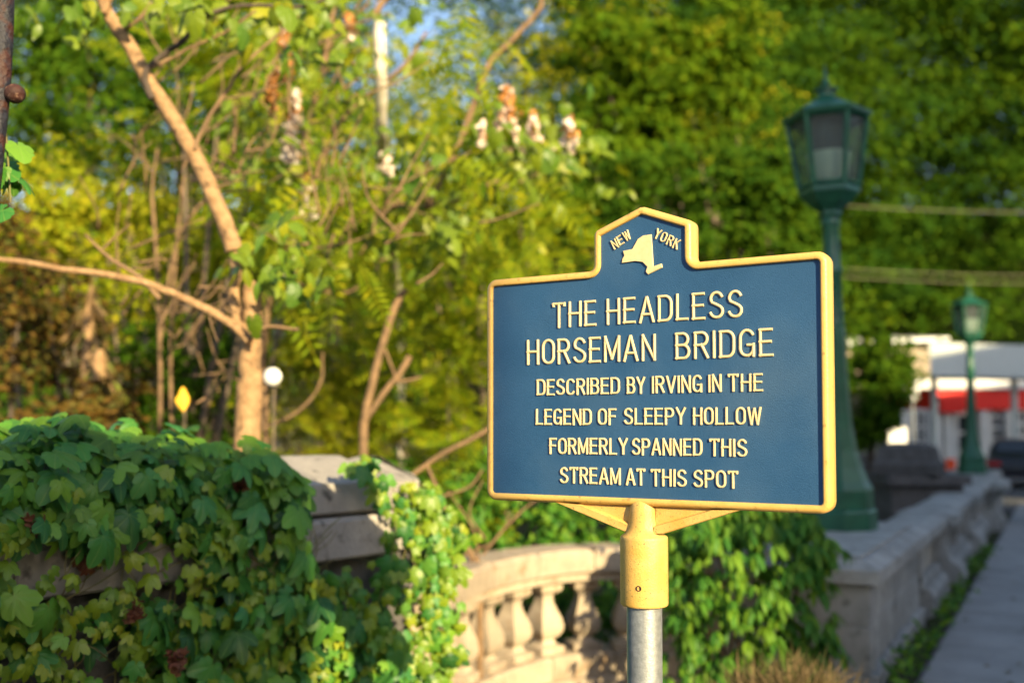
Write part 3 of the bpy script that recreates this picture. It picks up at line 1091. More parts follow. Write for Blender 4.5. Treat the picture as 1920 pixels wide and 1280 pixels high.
def curved_stone(s0, s1, hw, z0, z1, name, m, parent, ins=0.0, iz=0.0, k=4):
    A, B, A2, B2 = [], [], [], []
    for i in range(k + 1):
        p, t = CV(s0 + (s1 - s0) * i / k)
        nn = Vector((t.y, -t.x, 0))
        A.append(p + nn * hw)
        B.append(p - nn * hw)
    poly = plan(A + B[::-1])
    MB().prism(poly, z0, z1, inset=ins, insz=iz).build(name, m, parent, smooth=25)


ex = empty('curved_balustrade', (0.3, 7.3, -0.1), 'curved pale stone balustrade with stout balusters between the ivy wall and the lamp pier', 'balustrade')
TOT = acc[-1]
s = 0.0
while s < TOT - 0.1:
    L = min(0.62, TOT - s)
    curved_stone(s + .004, s + L - .004, 0.20, 0.655, 0.82, 'coping_stone', M['stone_warm'], ex, 0.03, 0.03)
    curved_stone(s + .004, s + L - .004, 0.155, 0.585, 0.653, 'frieze_stone', M['stone_warm'], ex, 0.006, 0.006)
    curved_stone(s + .2, min(TOT, s + L + .192), 0.17, -0.10, 0.065, 'plinth_stone', M['stone_warm'], ex, 0.015, 0.015)
    curved_stone(s + .05, min(TOT, s + L + .042), 0.21, -0.40, -0.105, 'plinth_stone', M['stone_warm'], ex, 0.012, 0.012)
    s += L
bprof = [(.108, .067), (.108, .118), (.080, .126), (.060, .140), (.052, .165), (.078, .188), (.100, .225), (.104, .265), (.094, .315), (.070, .375), (.052, .425), (.046, .465),
         (.052, .490), (.078, .505), (.094, .520), (.098, .535), (.098, .583)]
bal_me = None
s = 0.45
while s < TOT - 0.2:
    p, t = CV(s)
    if bal_me is None:
        mb = MB()
        mb.lathe(bprof, (0, 0), 4, rot=0.0, sq=True)
        b0 = mb.build('baluster', M['stone_warm'], None, smooth=40)
        bal_me = b0.data
        b0.parent = ex
    else:
        b0 = bpy.data.objects.new('baluster', bal_me)
        COL.objects.link(b0)
        b0.parent = ex
    b0.location = Vector((p.x, p.y, 0)) - Vector(ex.location)
    b0.rotation_euler = (0, 0, math.atan2(t.y, t.x))
    s += 0.335

# ================================================================== LAMP PIER AND STRAIGHT PARAPET
pier = empty('lamp_pier', WB(1.5, -0.6, 0), 'grey stone pier with sloping cap carrying the near green lamp post', 'pier')
PW, PL = 1.12, 3.0


def rect(s0, s1, o0, o1):
    return plan([WB(s0, o0), WB(s0, o1), WB(s1, o1), WB(s1, o0)])


for k, (s0, s1) in enumerate(((0, 1.0), (1.0, 2.0), (2.0, 3.0))):
    if k == 0:
        MB().prism(rect(s0 + .003, s1 + .05, -PW, 0.0), 0.655, 0.80, inset=0.10, insz=0.055).build('cap_stone', M['stone_grey'], pier, smooth=20)
    else:
        extrude(WB, s0 + .053, s1 + .047, [(0, .657), (0, .743), (-.10, .797), (-PW + .10, .797), (-PW, .743), (-PW, .657)], 'cap_stone', M['stone_grey'], pier)
MB().prism(rect(0.16, 2.9, -PW + .14, -.14), 0.70, 0.822).build('cap_platform', M['stone_grey'], pier)
for z0, z1, off in ((-0.5, 0.05, .02), (0.056, 0.37, .07), (0.376, 0.648, .07)):
    for s0, s1 in ((0.06, 0.30), (0.31, 1.3), (1.31, 2.3), (2.31, 2.94)):
        MB().prism(rect(s0, s1, -PW + off, -off - (0.0 if s0 < .3 else .03)), z0, z1, inset=0.012, insz=0.012).build('wall_stone', M['stone_grey'], pier, smooth=20)

par = empty('straight_parapet', WB(7, -0.25, 0), 'long grey stone parapet with inset pebbled panels along the sidewalk', 'parapet')
s = 3.0
while s < 12.8:
    L = 1.4
    extrude(WB, s + .060, s + L + .040, [(0, .656), (0, .742), (-.12, .79), (-.40, .79), (-.52, .742), (-.52, .656)], 'coping_stone', M['stone_grey'], par)
    extrude(WB, s + .304, s + .3 + L - .004, [(-.005, -.4), (-.005, .10), (-.06, .17), (-.44, .17), (-.50, .10), (-.50, -.4)], 'plinth_stone', M['stone_grey'], par)
    s += L


def parapet_bay(s0, s1):
    MB().prism(rect(s0, s1, -0.40, -0.175), 0.172, 0.652).build('pebbled_panel', M['pebble'], par)
    MB().prism(rect(s0, s1, -0.44, -0.085), 0.56, 0.652, inset=.01, insz=.01).build('panel_rail', M['stone_grey'], par)
    MB().prism(rect(s0, s1, -0.44, -0.085), 0.172, 0.26, inset=.02, insz=.03).build('panel_rail', M['stone_grey'], par)
    nst = max(1, int((s1 - s0) / 1.25))
    for k in range(nst + 1):
        c_ = s0 + (s1 - s0) * k / nst
        MB().prism(rect(c_ - .07, c_ + .07, -0.45, -0.08), 0.262, 0.558, inset=.01, insz=.01).build('panel_stile', M['stone_grey'], par)


def console(s0, big=1.0):
    """pilaster with a swelling foot"""
    mb = MB()
    pts = [(0.00, 0.0), (0.22, 0.0), (0.24, 0.10), (0.20, 0.20), (0.10, 0.27), (0.055, 0.36), (0.05, 0.50), (0.10, 0.60), (0.14, 0.655), (0.0, 0.655)]
    hw = 0.20 * big
    vs, m_ = [], len(pts)
    for ss in (s0 - hw, s0 + hw):
        for o_, z in pts:
            vs.append(WB(ss, -0.10 + o_ * big, z))
    fs = [(j, (j + 1) % m_, m_ + (j + 1) % m_, m_ + j) for j in range(m_)] + [tuple(range(m_ - 1, -1, -1)), tuple(range(m_, 2 * m_))]
    mb.add(vs, fs)
    mb.build('console', M['stone_grey'], par, smooth=50)
    MB().prism(rect(s0 - hw - .04, s0 + hw + .04, -0.54, 0.10), 0.657, 0.80, inset=.09, insz=.04).build('coping_stone', M['stone_grey'], par)


parapet_bay(3.05, 4.75)
console(5.0)
parapet_bay(5.3, 8.0)
console(8.25)
parapet_bay(8.5, 11.6)
fp = empty('far_pier', WB(12.4, -0.3, 0), 'second stone pier farther along the parapet with scrolled sides', 'pier')
mb = MB()
mb.lathe([(.42, -.4), (.42, .12), (.36, .2), (.30, .32), (.30, .42), (.37, .52), (.40, .64)], (WB(12.4, -0.22).x, WB(12.4, -0.22).y), 4, rot=WANG + math.pi / 4 + math.pi / 4, sq=True)
mb.build('pier_body', M['stone_grey'], fp, smooth=50)
MB().prism(rect(11.9, 12.9, -0.75, 0.28), 0.645, 0.80, inset=.08, insz=.05).build('cap_stone', M['stone_grey'], fp)
MB().prism(rect(12.92, 17.0, -1.1, -.05), -0.4, 0.80, inset=.08, insz=.05).build('pier_base', M['stone_grey'], fp)


# ================================================================== LAMPS
def make_lamp(base, lean, label):
    L = empty('lamp_post', base, label, 'lamp post', 'green lamp posts on the parapet')
    bx, by, bz = base
    c = (bx, by)
    mb = MB()
    mb.lathe([(.285, bz), (.285, bz + .17), (.275, bz + .19), (.262, bz + .20), (.262, bz + .36), (.255, bz + .38)], c, 8, sq=True, rot=rad(10))
    mb.build('plinth', M['green_metal'], L)
    mb = MB()
    mb.lathe([(.255, bz + .378), (.225, bz + .44), (.185, bz + .56), (.150, bz + .70), (.122, bz + .90), (.104, bz + 1.15), (.092, bz + 1.45), (.086, bz + 1.75), (.083, bz + 1.78)], c, 8, sq=True, rot=rad(10))
    mb.build('flared_shaft', M['green_metal'], L)
    mb = MB()
    mb.lathe([(.083, bz + 1.77), (.088, bz + 1.80), (.080, bz + 1.84), (.076, bz + 2.25), (.088, bz + 2.27), (.088, bz + 2.30), (.072, bz + 2.33), (.068, bz + 2.66), (.080, bz + 2.70), (.080, bz + 2.74), (.066, bz + 2.77)], c, 20)
    mb.build('upper_shaft', M['green_metal'], L, smooth=35)
    mb = MB()
    z0 = bz + 2.76
    mb.lathe([(.070, z0), (.085, z0 + .03), (.085, z0 + .06), (.16, z0 + .13), (.205, z0 + .19), (.225, z0 + .215), (.225, z0 + .26), (.215, z0 + .262)], c, 6, sq=True, rot=rad(30 + HX))
    mb.build('lantern_base', M['green_metal'], L)
    zb_, zt_ = z0 + .26, z0 + .90
    rb, rt = .215, .300
    lan = MB()
    corners_b = [Vector((bx + rb / math.cos(math.pi / 6) * math.cos(rad(60 * k + 30 + 30 + HX)), by + rb / math.cos(math.pi / 6) * math.sin(rad(60 * k + 60 + HX)), zb_)) for k in range(6)]
    corners_t = [Vector((bx + rt / math.cos(math.pi / 6) * math.cos(rad(60 * k + 60 + HX)), by + rt / math.cos(math.pi / 6) * math.sin(rad(60 * k + 60 + HX)), zt_)) for k in range(6)]
    for k in range(6):
        j = (k + 1) % 6
        lan.tube([corners_b[k], corners_t[k]], 0.022, 6)
        lan.tube([corners_b[k] + Vector((0, 0, .02)), corners_b[j] + Vector((0, 0, .02))], 0.024, 4)
        lan.tube([corners_t[k] - Vector((0, 0, .015)), corners_t[j] - Vector((0, 0, .015))], 0.026, 4)
    fr_ = lan.build('lantern_frame', M['green_metal'], L)
    ctr_b, ctr_t = Vector((bx, by, zb_)), Vector((bx, by, zt_))
    for k in range(6):
        j = (k + 1) % 6
        q = [ctr_b.lerp(corners_b[k], .965), ctr_b.lerp(corners_b[j], .965), ctr_t.lerp(corners_t[j], .965), ctr_t.lerp(corners_t[k], .965)]
        q2 = [ctr_b.lerp(corners_b[k], .94), ctr_b.lerp(corners_b[j], .94), ctr_t.lerp(corners_t[j], .94), ctr_t.lerp(corners_t[k], .94)]
        MB().add(q + q2, [(0, 1, 2, 3), (7, 6, 5, 4), (0, 4, 5, 1), (1, 5, 6, 2), (2, 6, 7, 3), (3, 7, 4, 0)]).build('glass_pane', M['glass'], L)
    mb = MB()
    mb.lathe([(.13, zb_ + .02), (.155, zb_ + .05), (.19, zb_ + .32), (.12, zb_ + .335)], c, 20)
    mb.build('diffuser', M['frost'], L, smooth=40)
    mb = MB()
    mb.lathe([(.13, zb_ + .34), (.155, zb_ + .36), (.17, zb_ + .60), (.10, zb_ + .63)], c, 20)
    mb.build('lamp_housing', M['housing'], L, smooth=40)
    mb = MB()
    mb.lathe([(.300, zt_), (.332, zt_ - .01), (.338, zt_ + .02), (.30, zt_ + .045), (.19, zt_ + .105), (.10, zt_ + .165), (.065, zt_ + .195)], c, 6, sq=True, rot=rad(30 + HX))
    mb.build('lantern_roof', M['green_metal'], L)
    mb = MB()
    z1 = zt_ + .19
    mb.lathe([(.068, z1), (.068, z1 + .045), (.100, z1 + .055), (.100, z1 + .070), (.05, z1 + .085), (.030, z1 + .10), (.040, z1 + .125), (.022, z1 + .145), (.014, z1 + .17), (.022, z1 + .195), (.012, z1 + .215), (.003, z1 + .30)], c, 14)
    mb.build('finial', M['green_metal'], L, smooth=40)
    L.rotation_euler = (0, rad(lean), 0)
    return L


HX = -18.0
pl = P(1577, 985, 8.8)
lamp1 = make_lamp((pl.x, pl.y, 0.80), -1.2, 'tall green cast iron lamp post close behind the marker with a six sided lantern')
lamp2 = copy_tree(lamp1)
p2 = P(1823, 883, 19.9)
lamp2.location = (p2.x, p2.y, 0.79)
lamp2.rotation_euler = (0, 0, rad(5))
lamp2['label'] = 'smaller looking green lamp post farther down the parapet before the filling station'
lamp2.scale = (0.92, 0.92, 0.92)


# ================================================================== IVY ON THE PARAPET
def mound(px):
    """height of the ivy heap above the cap, along the wall"""
    xs = [-400, 0, 60, 115, 200, 300, 400, 480, 560, 600, 900]
    ys = [800, 792, 780, 768, 780, 793, 803, 830, 868, 905, 905]
    return float(np.interp(px, xs, ys))


ivy_meshes = [ivy_leaf(i).mesh('ivy_leaf', M['ivy']) for i in range(6)]
ivy_tmpl = [ivy_leaf(i) for i in range(6)]


def ivy_pos(t, h, lift):
    """t along the wall; h below 0: down the face, above 0: over the heap"""
    base = AW(t, 0, 1.44)
    px, _ = PX(base)
    if h <= 0:
        off = 0.05 + 0.09 * math.exp(h * 3) + lift
        p = AW(t, off, 1.44 + h)
        n = Vector((AN.x, AN.y, 0.25))
    else:
        y = p_d = base.y
        ztop = 1.7 + (802 - mound(px)) / F * (p_d + 0.25) - 0.055
        hh = max(0.02, ztop - 1.44)
        ph = min(h / 0.35, 1.0) * math.pi * 0.62
        p = AW(t, 0.12 + lift - 0.42 * (1 - math.cos(ph)), 1.44 + hh * math.sin(ph) + lift * .5)
        n = Vector((AN.x * math.cos(ph), AN.y * math.cos(ph), 0.25 + math.sin(ph)))
    return p, n.normalized()


def ivy_density(px, py):
    d = 1.0
    if px < 385 and 1015 < py < 1125: d = 0.03
    if px < 250 and py > 1125: d = 0.10 if px > 60 else .2
    if px < 120 and 1110 < py < 1170: d = 0.5
    if 225 < px < 330 and 970 < py < 1015: d = 0.3
    if 330 < px < 390 and 1000 < py < 1110: d = 0.15
    edge = float(np.interp(py, [760, 860, 900, 960, 1040, 1090, 1130, 1290], [525, 545, 555, 565, 578, 600, 700, 850]))
    if px > edge: d = 0.0
    if 640 < px < 725 and 1060 < py < 1150: d *= 0.2
    return d


def grow(n, big, tlo, thi, hlo, hhi, lo, hi, dens, lift=(0.0, 0.07), rng=random):
    pos, T_, N_, S_ = [], [], [], []
    k = 0
    tries = 0
    while k < n and tries < n * 60:
        tries += 1
        t = rng.uniform(tlo, thi)
        h = rng.uniform(hlo, hhi)
        p, nn = ivy_pos(t, h, rng.uniform(*lift))
        px, py = PX(p)
        if rng.random() > dens(px, py): continue
        s = rng.uniform(lo, hi)
        if any((p - Vector(q)).length < 0.42 * s for q in pos[-240:]) and big: continue
        tip = Vector((0, 0, -1)) * 1.0 + Vector((AD.x, AD.y, 0)) * rng.gauss(0, 0.6) + nn * rng.uniform(0.0, 0.9)
        if h > 0.06: tip = Vector((AN.x, AN.y, 0)) * 0.9 + Vector((AD.x, AD.y, 0)) * rng.gauss(0, 0.8) - Vector((0, 0, 0.35))
        m = nn + Vector((rng.gauss(0, .52), rng.gauss(0, .52), rng.gauss(0.42, .45)))
        pos.append(tuple(p)); T_.append(tuple(tip)); N_.append(tuple(m.normalized())); S_.append(s)
        k += 1
    return np.array(pos), basis(np.array(T_), np.array(N_)), np.array(S_)


ivy = empty('boston_ivy', AW(0.4, 0.1, 0), 'thick mass of dark green lobed ivy spilling over the left stone parapet', 'ivy')
ib = tuple(ivy.location)
pos, Rm, Sm = grow(290, True, -0.50, 1.50, -1.05, 0.36, 0.045, 0.120, ivy_density, (0.02, 0.14))
leaf_objects('leaf', ivy_meshes, pos, Rm, Sm, ivy, ib)
pos, Rm, Sm = grow(1300, False, -0.50, 1.52, -1.10, 0.36, 0.035, 0.095, ivy_density, (-0.07, 0.06))
o = scatter('small_leaves', ivy_tmpl, pos, Rm, Sm, M['ivy'], ivy, ib)
tag(o, kind='stuff')
_p, _r, _s = grow(420, False, -0.50, 1.40, 0.0, 0.38, 0.06, 0.12, ivy_density, (-0.12, 0.02))
tag(scatter('top_leaves', ivy_tmpl, _p, _r, _s, M['ivy'], ivy, ib), kind='stuff')
pos, Rm, Sm = grow(520, False, -0.50, 1.52, -1.10, 0.05, 0.028, 0.065, lambda a, b: 0.25 + 0.75 * (b > 1000), (0.03, 0.12))
keep = np.array([ivy_density(*PX(p)) > 0 or random.random() < .0 for p in pos])
o = scatter('young_leaves', ivy_tmpl, pos[keep], Rm[keep], Sm[keep], M['ivy_young'], ivy, ib)
tag(o, 'small yellow green young leaves', kind='stuff')
# stems and hanging tendrils
mb = MB()
for i in range(90):
    t = random.uniform(-0.45, 1.45)
    h = random.uniform(-0.55, 0.1)
    pts = []
    dt, dh = random.gauss(0, .06), -random.uniform(0.03, 0.09)
    for k in range(8):
        p, nn = ivy_pos(t, h, 0.0 + random.uniform(-.03, .05))
        pts.append(p)
        t += dt + random.gauss(0, .02)
        h += dh
    if ivy_density(*PX(pts[3])) > 0.05:
        mb.tube(spline(pts, 3), 0.0024, 4)
mb.build('stem', M['vine'], ivy, smooth=True)
for i, (px, py, Y) in enumerate(((255, 1148, 3.50), (150, 1045, 3.46), (172, 1052, 3.46), (455, 905, 3.9), (330, 1240, 3.5), (60, 985, 3.25))):
    c_ = P(px, py, Y)
    k = 34
    pp = np.array([tuple(c_ + Vector((random.gauss(0, .011), random.gauss(0, .01), random.gauss(0, .016)))) for _ in range(k)])
    nn = rand_dirs(k)
    tt = rand_dirs(k)
    o = scatter('dried_leaf_cluster', ivy_tmpl[:3], pp, basis(tt, nn), np.full(k, .026), M['ivy_dead'], ivy, ib)

# the strand that hangs over the end of the parapet
strand = empty('ivy_strand', (E3.x, E3.y, 0), 'loose sunlit ivy strand hanging over the right corner of the ivy covered parapet', 'ivy')
sb = tuple(strand.location)
paths = [[(668, 868), (700, 885), (728, 930), (742, 985), (735, 1040), (728, 1090)],
         [(672, 872), (720, 890), (740, 925), (756, 985), (775, 1050), (790, 1110), (800, 1180)],
         [(790, 905), (800, 960), (812, 1020), (822, 1080), (815, 1150), (840, 1230), (835, 1290)],
         [(805, 930), (825, 985), (845, 1040), (838, 1090), (826, 1130), (800, 1200), (790, 1290)],
         [(812, 950), (840, 975), (862, 995), (882, 1012)],
         [(760, 1030), (750, 1080), (745, 1130), (770, 1180), (775, 1240), (770, 1290)],
         [(650, 1075), (655, 1100), (690, 1150), (700, 1200), (720, 1290)],
         [(735, 1060), (715, 1110), (700, 1170)], [(800, 1120), (830, 1180), (850, 1240)],
         [(575, 1055), (600, 1090), (625, 1130), (640, 1180)], [(775, 900), (792, 950), (800, 1010), (810, 1060)]]
depth = lambda px: float(np.interp(px, [575, 722, 805, 885], [4.22, 4.55, 4.88, 4.95]))
sp, st_, sn, ss = [], [], [], []
mb = MB()
for ip, pa in enumerate(paths):
    c_ = spline([P(x, y, depth(x)) for x, y in pa], 10)
    mb.tube(c_, 0.003, 4)
    for i, q in enumerate(c_):
        for _ in range(3 if ip not in (2, 3, 5) else 4):
            if random.random() < {0: .80, 1: .93, 4: .8, 5: .90, 6: .8, 7: .8, 9: .8, 10: .93}.get(ip, .64): continue
            p = q + Vector((random.gauss(0, .038), random.gauss(-.02, .03), random.gauss(0, .03)))
            sp.append(tuple(p))
            st_.append((random.gauss(0, .5), random.gauss(-.25, .3), -1.0))
            nn = Vector((random.gauss(.15, .35), -1 + random.gauss(0, .2), random.gauss(.35, .3))).normalized()
            sn.append(tuple(nn))
            ss.append(random.choice((random.uniform(.03, .05), random.uniform(.045, .085))))
sp, st_, sn, ss = map(np.array, (sp, st_, sn, ss))
order = np.argsort(-ss)
a_, b_ = order[:280], order[280:]
Rr = basis(st_, sn)
yng = [ivy_tmpl[i].mesh('ivy_leaf_young', M['ivy_young']) for i in range(3)]
leaf_objects('leaf', [ivy_meshes[0], yng[0], ivy_meshes[4], ivy_meshes[2], yng[1]], sp[a_], Rr[a_], ss[a_], strand, sb)
if len(b_):
    tag(scatter('small_leaves', ivy_tmpl, sp[b_], Rr[b_], ss[b_], M['ivy_young'], strand, sb), kind='stuff')
mb.build('stem', M['vine'], strand, smooth=True)

# ================================================================== CREEPER BUSH BEFORE THE CURVED BALUSTRADE
bush = empty('creeper_bush', (1.5, 6.7, -0.06), 'leafy dark green bush with drooping pointed leaves between marker pole and lamp pier', 'bush')
bb = tuple(bush.location)
bt = [blade_leaf(0.33, 0.12, d_) for d_ in (0.25, 0.4, 0.55)]
bm_ = [x.mesh('pointed_leaf', M['creeper']) for x in bt]
cl_c = []
for px, py, Y, r in ((1300, 1010, 5.9, .20), (1380, 990, 6.0, .22), (1460, 1000, 5.8, .22), (1520, 1030, 5.6, .17), (1340, 1080, 5.7, .26), (1430, 1090, 5.6, .28), (1500, 1100, 5.6, .2),
                     (1290, 1150, 5.8, .24), (1380, 1180, 5.7, .30), (1460, 1200, 5.6, .26), (1290, 1260, 5.8, .26), (1390, 1290, 5.7, .3), (1270, 1060, 6.0, .18), (1520, 1200, 5.7, .18), (1480, 1310, 5.6, .25), (1275, 1000, 6.1, .12), (1330, 975, 6.1, .14), (1420, 965, 6.1, .13), (1495, 985, 5.9, .12)):
    cl_c.append((tuple(P(px, py, Y + .8)), r * 1.1))


def bush_leaves(n, lo, hi, shell):
    pp, tt, nn, s_ = [], [], [], []
    for i in range(n // 5):
        c_, r = random.choice(cl_c)
        d = Vector(rand_dirs(1)[0])
        d.y = -abs(d.y) if random.random() < .8 else d.y
        p = Vector(c_) + Vector((d.x * r, d.y * r * .8, d.z * r)) * random.uniform(*shell)
        out = Vector((d.x, d.y, 0.1 * d.z)).normalized()
        size = random.uniform(lo, hi)
        az = math.atan2(out.y, out.x)
        for k in range(5):      # five leaflets fan from one stalk
            an = az + rad(-62 + 31 * k) + random.gauss(0, .12)
            tip = Vector((math.cos(an), math.sin(an), -random.uniform(.35, 1.15)))
            nm = Vector((math.cos(an) * .6, math.sin(an) * .6, .9)) + Vector((random.gauss(0, .15), random.gauss(0, .15), 0))
            pp.append(tuple(p)); tt.append(tuple(tip)); nn.append(tuple(nm.normalized()))
            s_.append(size * (1.0 - .12 * abs(k - 2)))
    return np.array(pp), basis(np.array(tt), np.array(nn)), np.array(s_)


pos, Rm, Sm = bush_leaves(290, .12, .18, (.95, 1.2))
leaf_objects('pointed_leaf', bm_, pos, Rm, Sm, bush, bb)
pos, Rm, Sm = bush_leaves(3600, .08, .15, (.3, 1.05))
tag(scatter('inner_leaves', bt, pos, Rm, Sm, M['creeper'], bush, bb), kind='stuff')
mb = MB()
for i in range(9):
    a0 = Vector((1.5 + random.uniform(-.2, .2), 6.75 + random.uniform(-.1, .1), -.1))
    tgt = Vector(cl_c[i * 2][0])
    mb.tube(spline([a0, a0.lerp(tgt, .5) + Vector((random.gauss(0, .08), 0, .1)), tgt], 5), 0.009, 5)
mb.build('stem', M['bark_brown'], bush)

# dry tuft, weeds by the wall, small plants: each its own clump
def tuft(name, c, r, h, n, m, label, cat='grass tuft', lean=0.5, wid=0.012):
    e = empty(name, (c[0], c[1], c[2]), label, cat)
    lf = blade_leaf(wid, 0.02, 0.35)
    pp = np.array([(c[0] + random.gauss(0, r * .35), c[1] + random.gauss(0, r * .35), c[2] + random.uniform(0, h * .25)) for _ in range(n)])
    tt = np.stack([RNG.normal(0, lean, n), RNG.normal(0, lean, n), RNG.uniform(.5, 1.1, n)], axis=1)
    s_ = h * RNG.uniform(.4, 1.05, n)
    tag(scatter('blades', lf, pp, basis(tt, rand_dirs(n)), s_, m, e, tuple(e.location)), kind='stuff')
    return e


c_ = P(1480, 1340, 5.1)
e = tuft('dry_tuft', (c_.x, c_.y, c_.z), .28, .30, 2800, M['dry'], 'round tuft of dry straw coloured grass below the creeper bush', 'grass tuft', 1.3, .020)
MB().tube([(c_.x, c_.y, -0.1), (c_.x, c_.y, c_.z + .05)], [.16, .10], 8).build('root_mound', M['soil'], e)
weeds = []
for i, (s_, o_, hgt, lab) in enumerate(((0.2, .10, .26, 'leafy weed at the near foot of the lamp pier'), (1.2, .13, .20, 'low weed at the pier foot where the pier meets the first panel'),
                                (2.6, .16, .22, 'second clump of weeds along the wall foot, before the first console'), (3.9, .20, .20, 'weed patch just before the first console foot'),
                                (6.1, .16, .17, 'weeds past the first console foot'), (7.6, .18, .15, 'small green weed growing from the sidewalk joint near the second console'))):
    p = WB(s_, o_, -.02)
    e = empty('weed', tuple(p), lab, 'weed', 'weeds along the foot of the parapet')
    k = 80
    pp = np.array([tuple(WB(s_ + random.gauss(0, .32), .10 + o_ * .4 + random.gauss(0, .04), random.uniform(0, hgt * .8))) for _ in range(k)])
    tt = np.stack([RNG.normal(0, .7, k), RNG.normal(0, .7, k), RNG.uniform(-.2, 1.0, k)], axis=1)
    tag(scatter('leaves', bt, pp, basis(tt, rand_dirs(k)), RNG.uniform(.04, .10, k), M['creeper'], e, tuple(p)), kind='stuff')

# ================================================================== TREES
def branch_mb(mb, pts, r0, r1, k=6, seg=8):
    c_ = spline(pts, k)
    n_ = len(c_)
    c_ = [p + Vector((random.gauss(0, 1), random.gauss(0, 1), random.gauss(0, 1))) * (r0 * .06) for p in c_]
    mb.tube(c_, [r0 + (r1 - r0) * i / (n_ - 1) for i in range(n_)], seg)
    return c_


def PP(l, Y):
    """pixel list to points; an item may carry its own distance"""
    return [P(q[0], q[1], q[2] if len(q) > 2 else Y) for q in l]


T0 = P(468, 830, 5.2)
tree = empty('sunlit_tree', (T0.x, T0.y, -1.6), 'pale barked leaning tree with a sawn trunk top lit by low sun behind the ivy', 'tree')
mb = MB()
branch_mb(mb, [Vector((T0.x - .02, 5.2, -1.7))] + PP([(465, 830), (468, 760), (470, 690), (472, 600), (473, 528)], 5.2), .075, .048, 5, 12)
mb.build('trunk', M['bark_pale'], tree, smooth=60)
mb = MB()
branch_mb(mb, PP([(468, 640), (447, 600), (437, 560), (442, 510), (440, 470), (420, 415), (390, 345), (350, 265), (310, 200), (278, 150), (245, 90), (205, 30), (180, -40)], 5.15), .030, .030, 4, 10)
mb.build('main_limb', M['bark_pale'], tree, smooth=60)
mb = MB()
branch_mb(mb, PP([(440, 470), (420, 415), (390, 345), (350, 265), (310, 200), (278, 150), (245, 90), (205, 30)], 5.14), .046, .036, 4, 10)
mb.build('limb_sleeve', M['bark_pale'], tree, smooth=60)
mb = MB()
branch_mb(mb, PP([(470, 640), (440, 612), (395, 583), (340, 557), (270, 530), (200, 515), (120, 505), (50, 492), (-30, 484)], 5.1), .027, .013, 4, 9)
mb.build('low_branch', M['bark_pale'], tree, smooth=60)
limbs = [([(285, 185), (272, 150), (280, 125), (310, 100), (345, 75), (370, 45), (410, 20), (470, 10), (560, 14), (610, 0)], .019, .008, 'bark_dark'),
         ([(365, 280), (378, 245), (405, 200), (430, 165), (455, 125), (510, 75), (560, 30)], .013, .006, 'bark_brown'),
         ([(232, 55), (262, 35), (285, 5)], .013, .009, 'bark_brown'),
         ([(195, 25), (205, 0), (212, -40)], .02, .015, 'bark_pale'),
         ([(300, 560), (262, 520), (215, 490), (190, 470), (160, 440)], .014, .006, 'bark_brown'),
         ([(190, 470), (215, 445), (245, 420)], .007, .004, 'bark_brown'),
         ([(475, 625), (505, 612), (560, 618)], .012, .008, 'bark_brown'),
         ([(285, 128), (330, 105), (355, 90), (420, 62), (480, 20)], .010, .006, 'bark_brown'),
         ([(390, 585), (400, 620), (408, 640)], .006, .003, 'bark_brown')]
for l, r0, r1, m_ in limbs:
    mb = MB()
    branch_mb(mb, PP(l, 5.1), r0, r1, 5, 8)
    mb.build('branch', M[m_], tree, smooth=60)
broad_t = [heart_leaf(i) for i in range(4)]
broad_m = [x.mesh('broad_leaf', M['broad']) for x in broad_t]


def sprays(spots, Y, sigma, size, n, yj=.25):
    pp, tt, nn, ss_ = [], [], [], []
    for i in range(n):
        q = random.choice(spots)
        px, py = q[0] + random.gauss(0, sigma), q[1] + random.gauss(0, sigma)
        p = P(px, py, (q[2] if len(q) > 2 else Y) + random.gauss(0, yj))
        pp.append(tuple(p))
        tt.append((random.gauss(0, .7), random.gauss(-.1, .5), -random.uniform(.2, 1.2)))
        nn.append(tuple(Vector((random.gauss(.2, .5), -random.uniform(.1, 1), random.uniform(.2, 1))).normalized()))
        ss_.append(size * random.uniform(.6, 1.25))
    return np.array(pp), basis(np.array(tt), np.array(nn)), np.array(ss_)


spots = [(160, 20), (130, 40), (330, 20), (300, 10), (380, 30), (440, 60), (560, 40), (600, 20), (620, 60), (480, 480), (500, 430), (460, 500), (510, 520), (540, 500), (560, 560), (530, 455), (570, 480), (600, 520), (490, 580),
         (640, 100), (590, 90), (550, 120), (430, 500), (20, 20), (60, 8), (240, 12), (410, 10), (505, 20)]
pos, Rm, Sm = sprays(spots, 5.1, 18, .085, 200, .2)
nar_m = [blade_leaf(.5, .1, .4).mesh('narrow_leaf', M['broad']), blade_leaf(.40, .12, .6).mesh('narrow_leaf', M['broad'])]
leaf_objects('leaf', [broad_m[0], nar_m[0], broad_m[1], nar_m[1], broad_m[2]], pos, Rm, Sm, tree, tuple(tree.location))

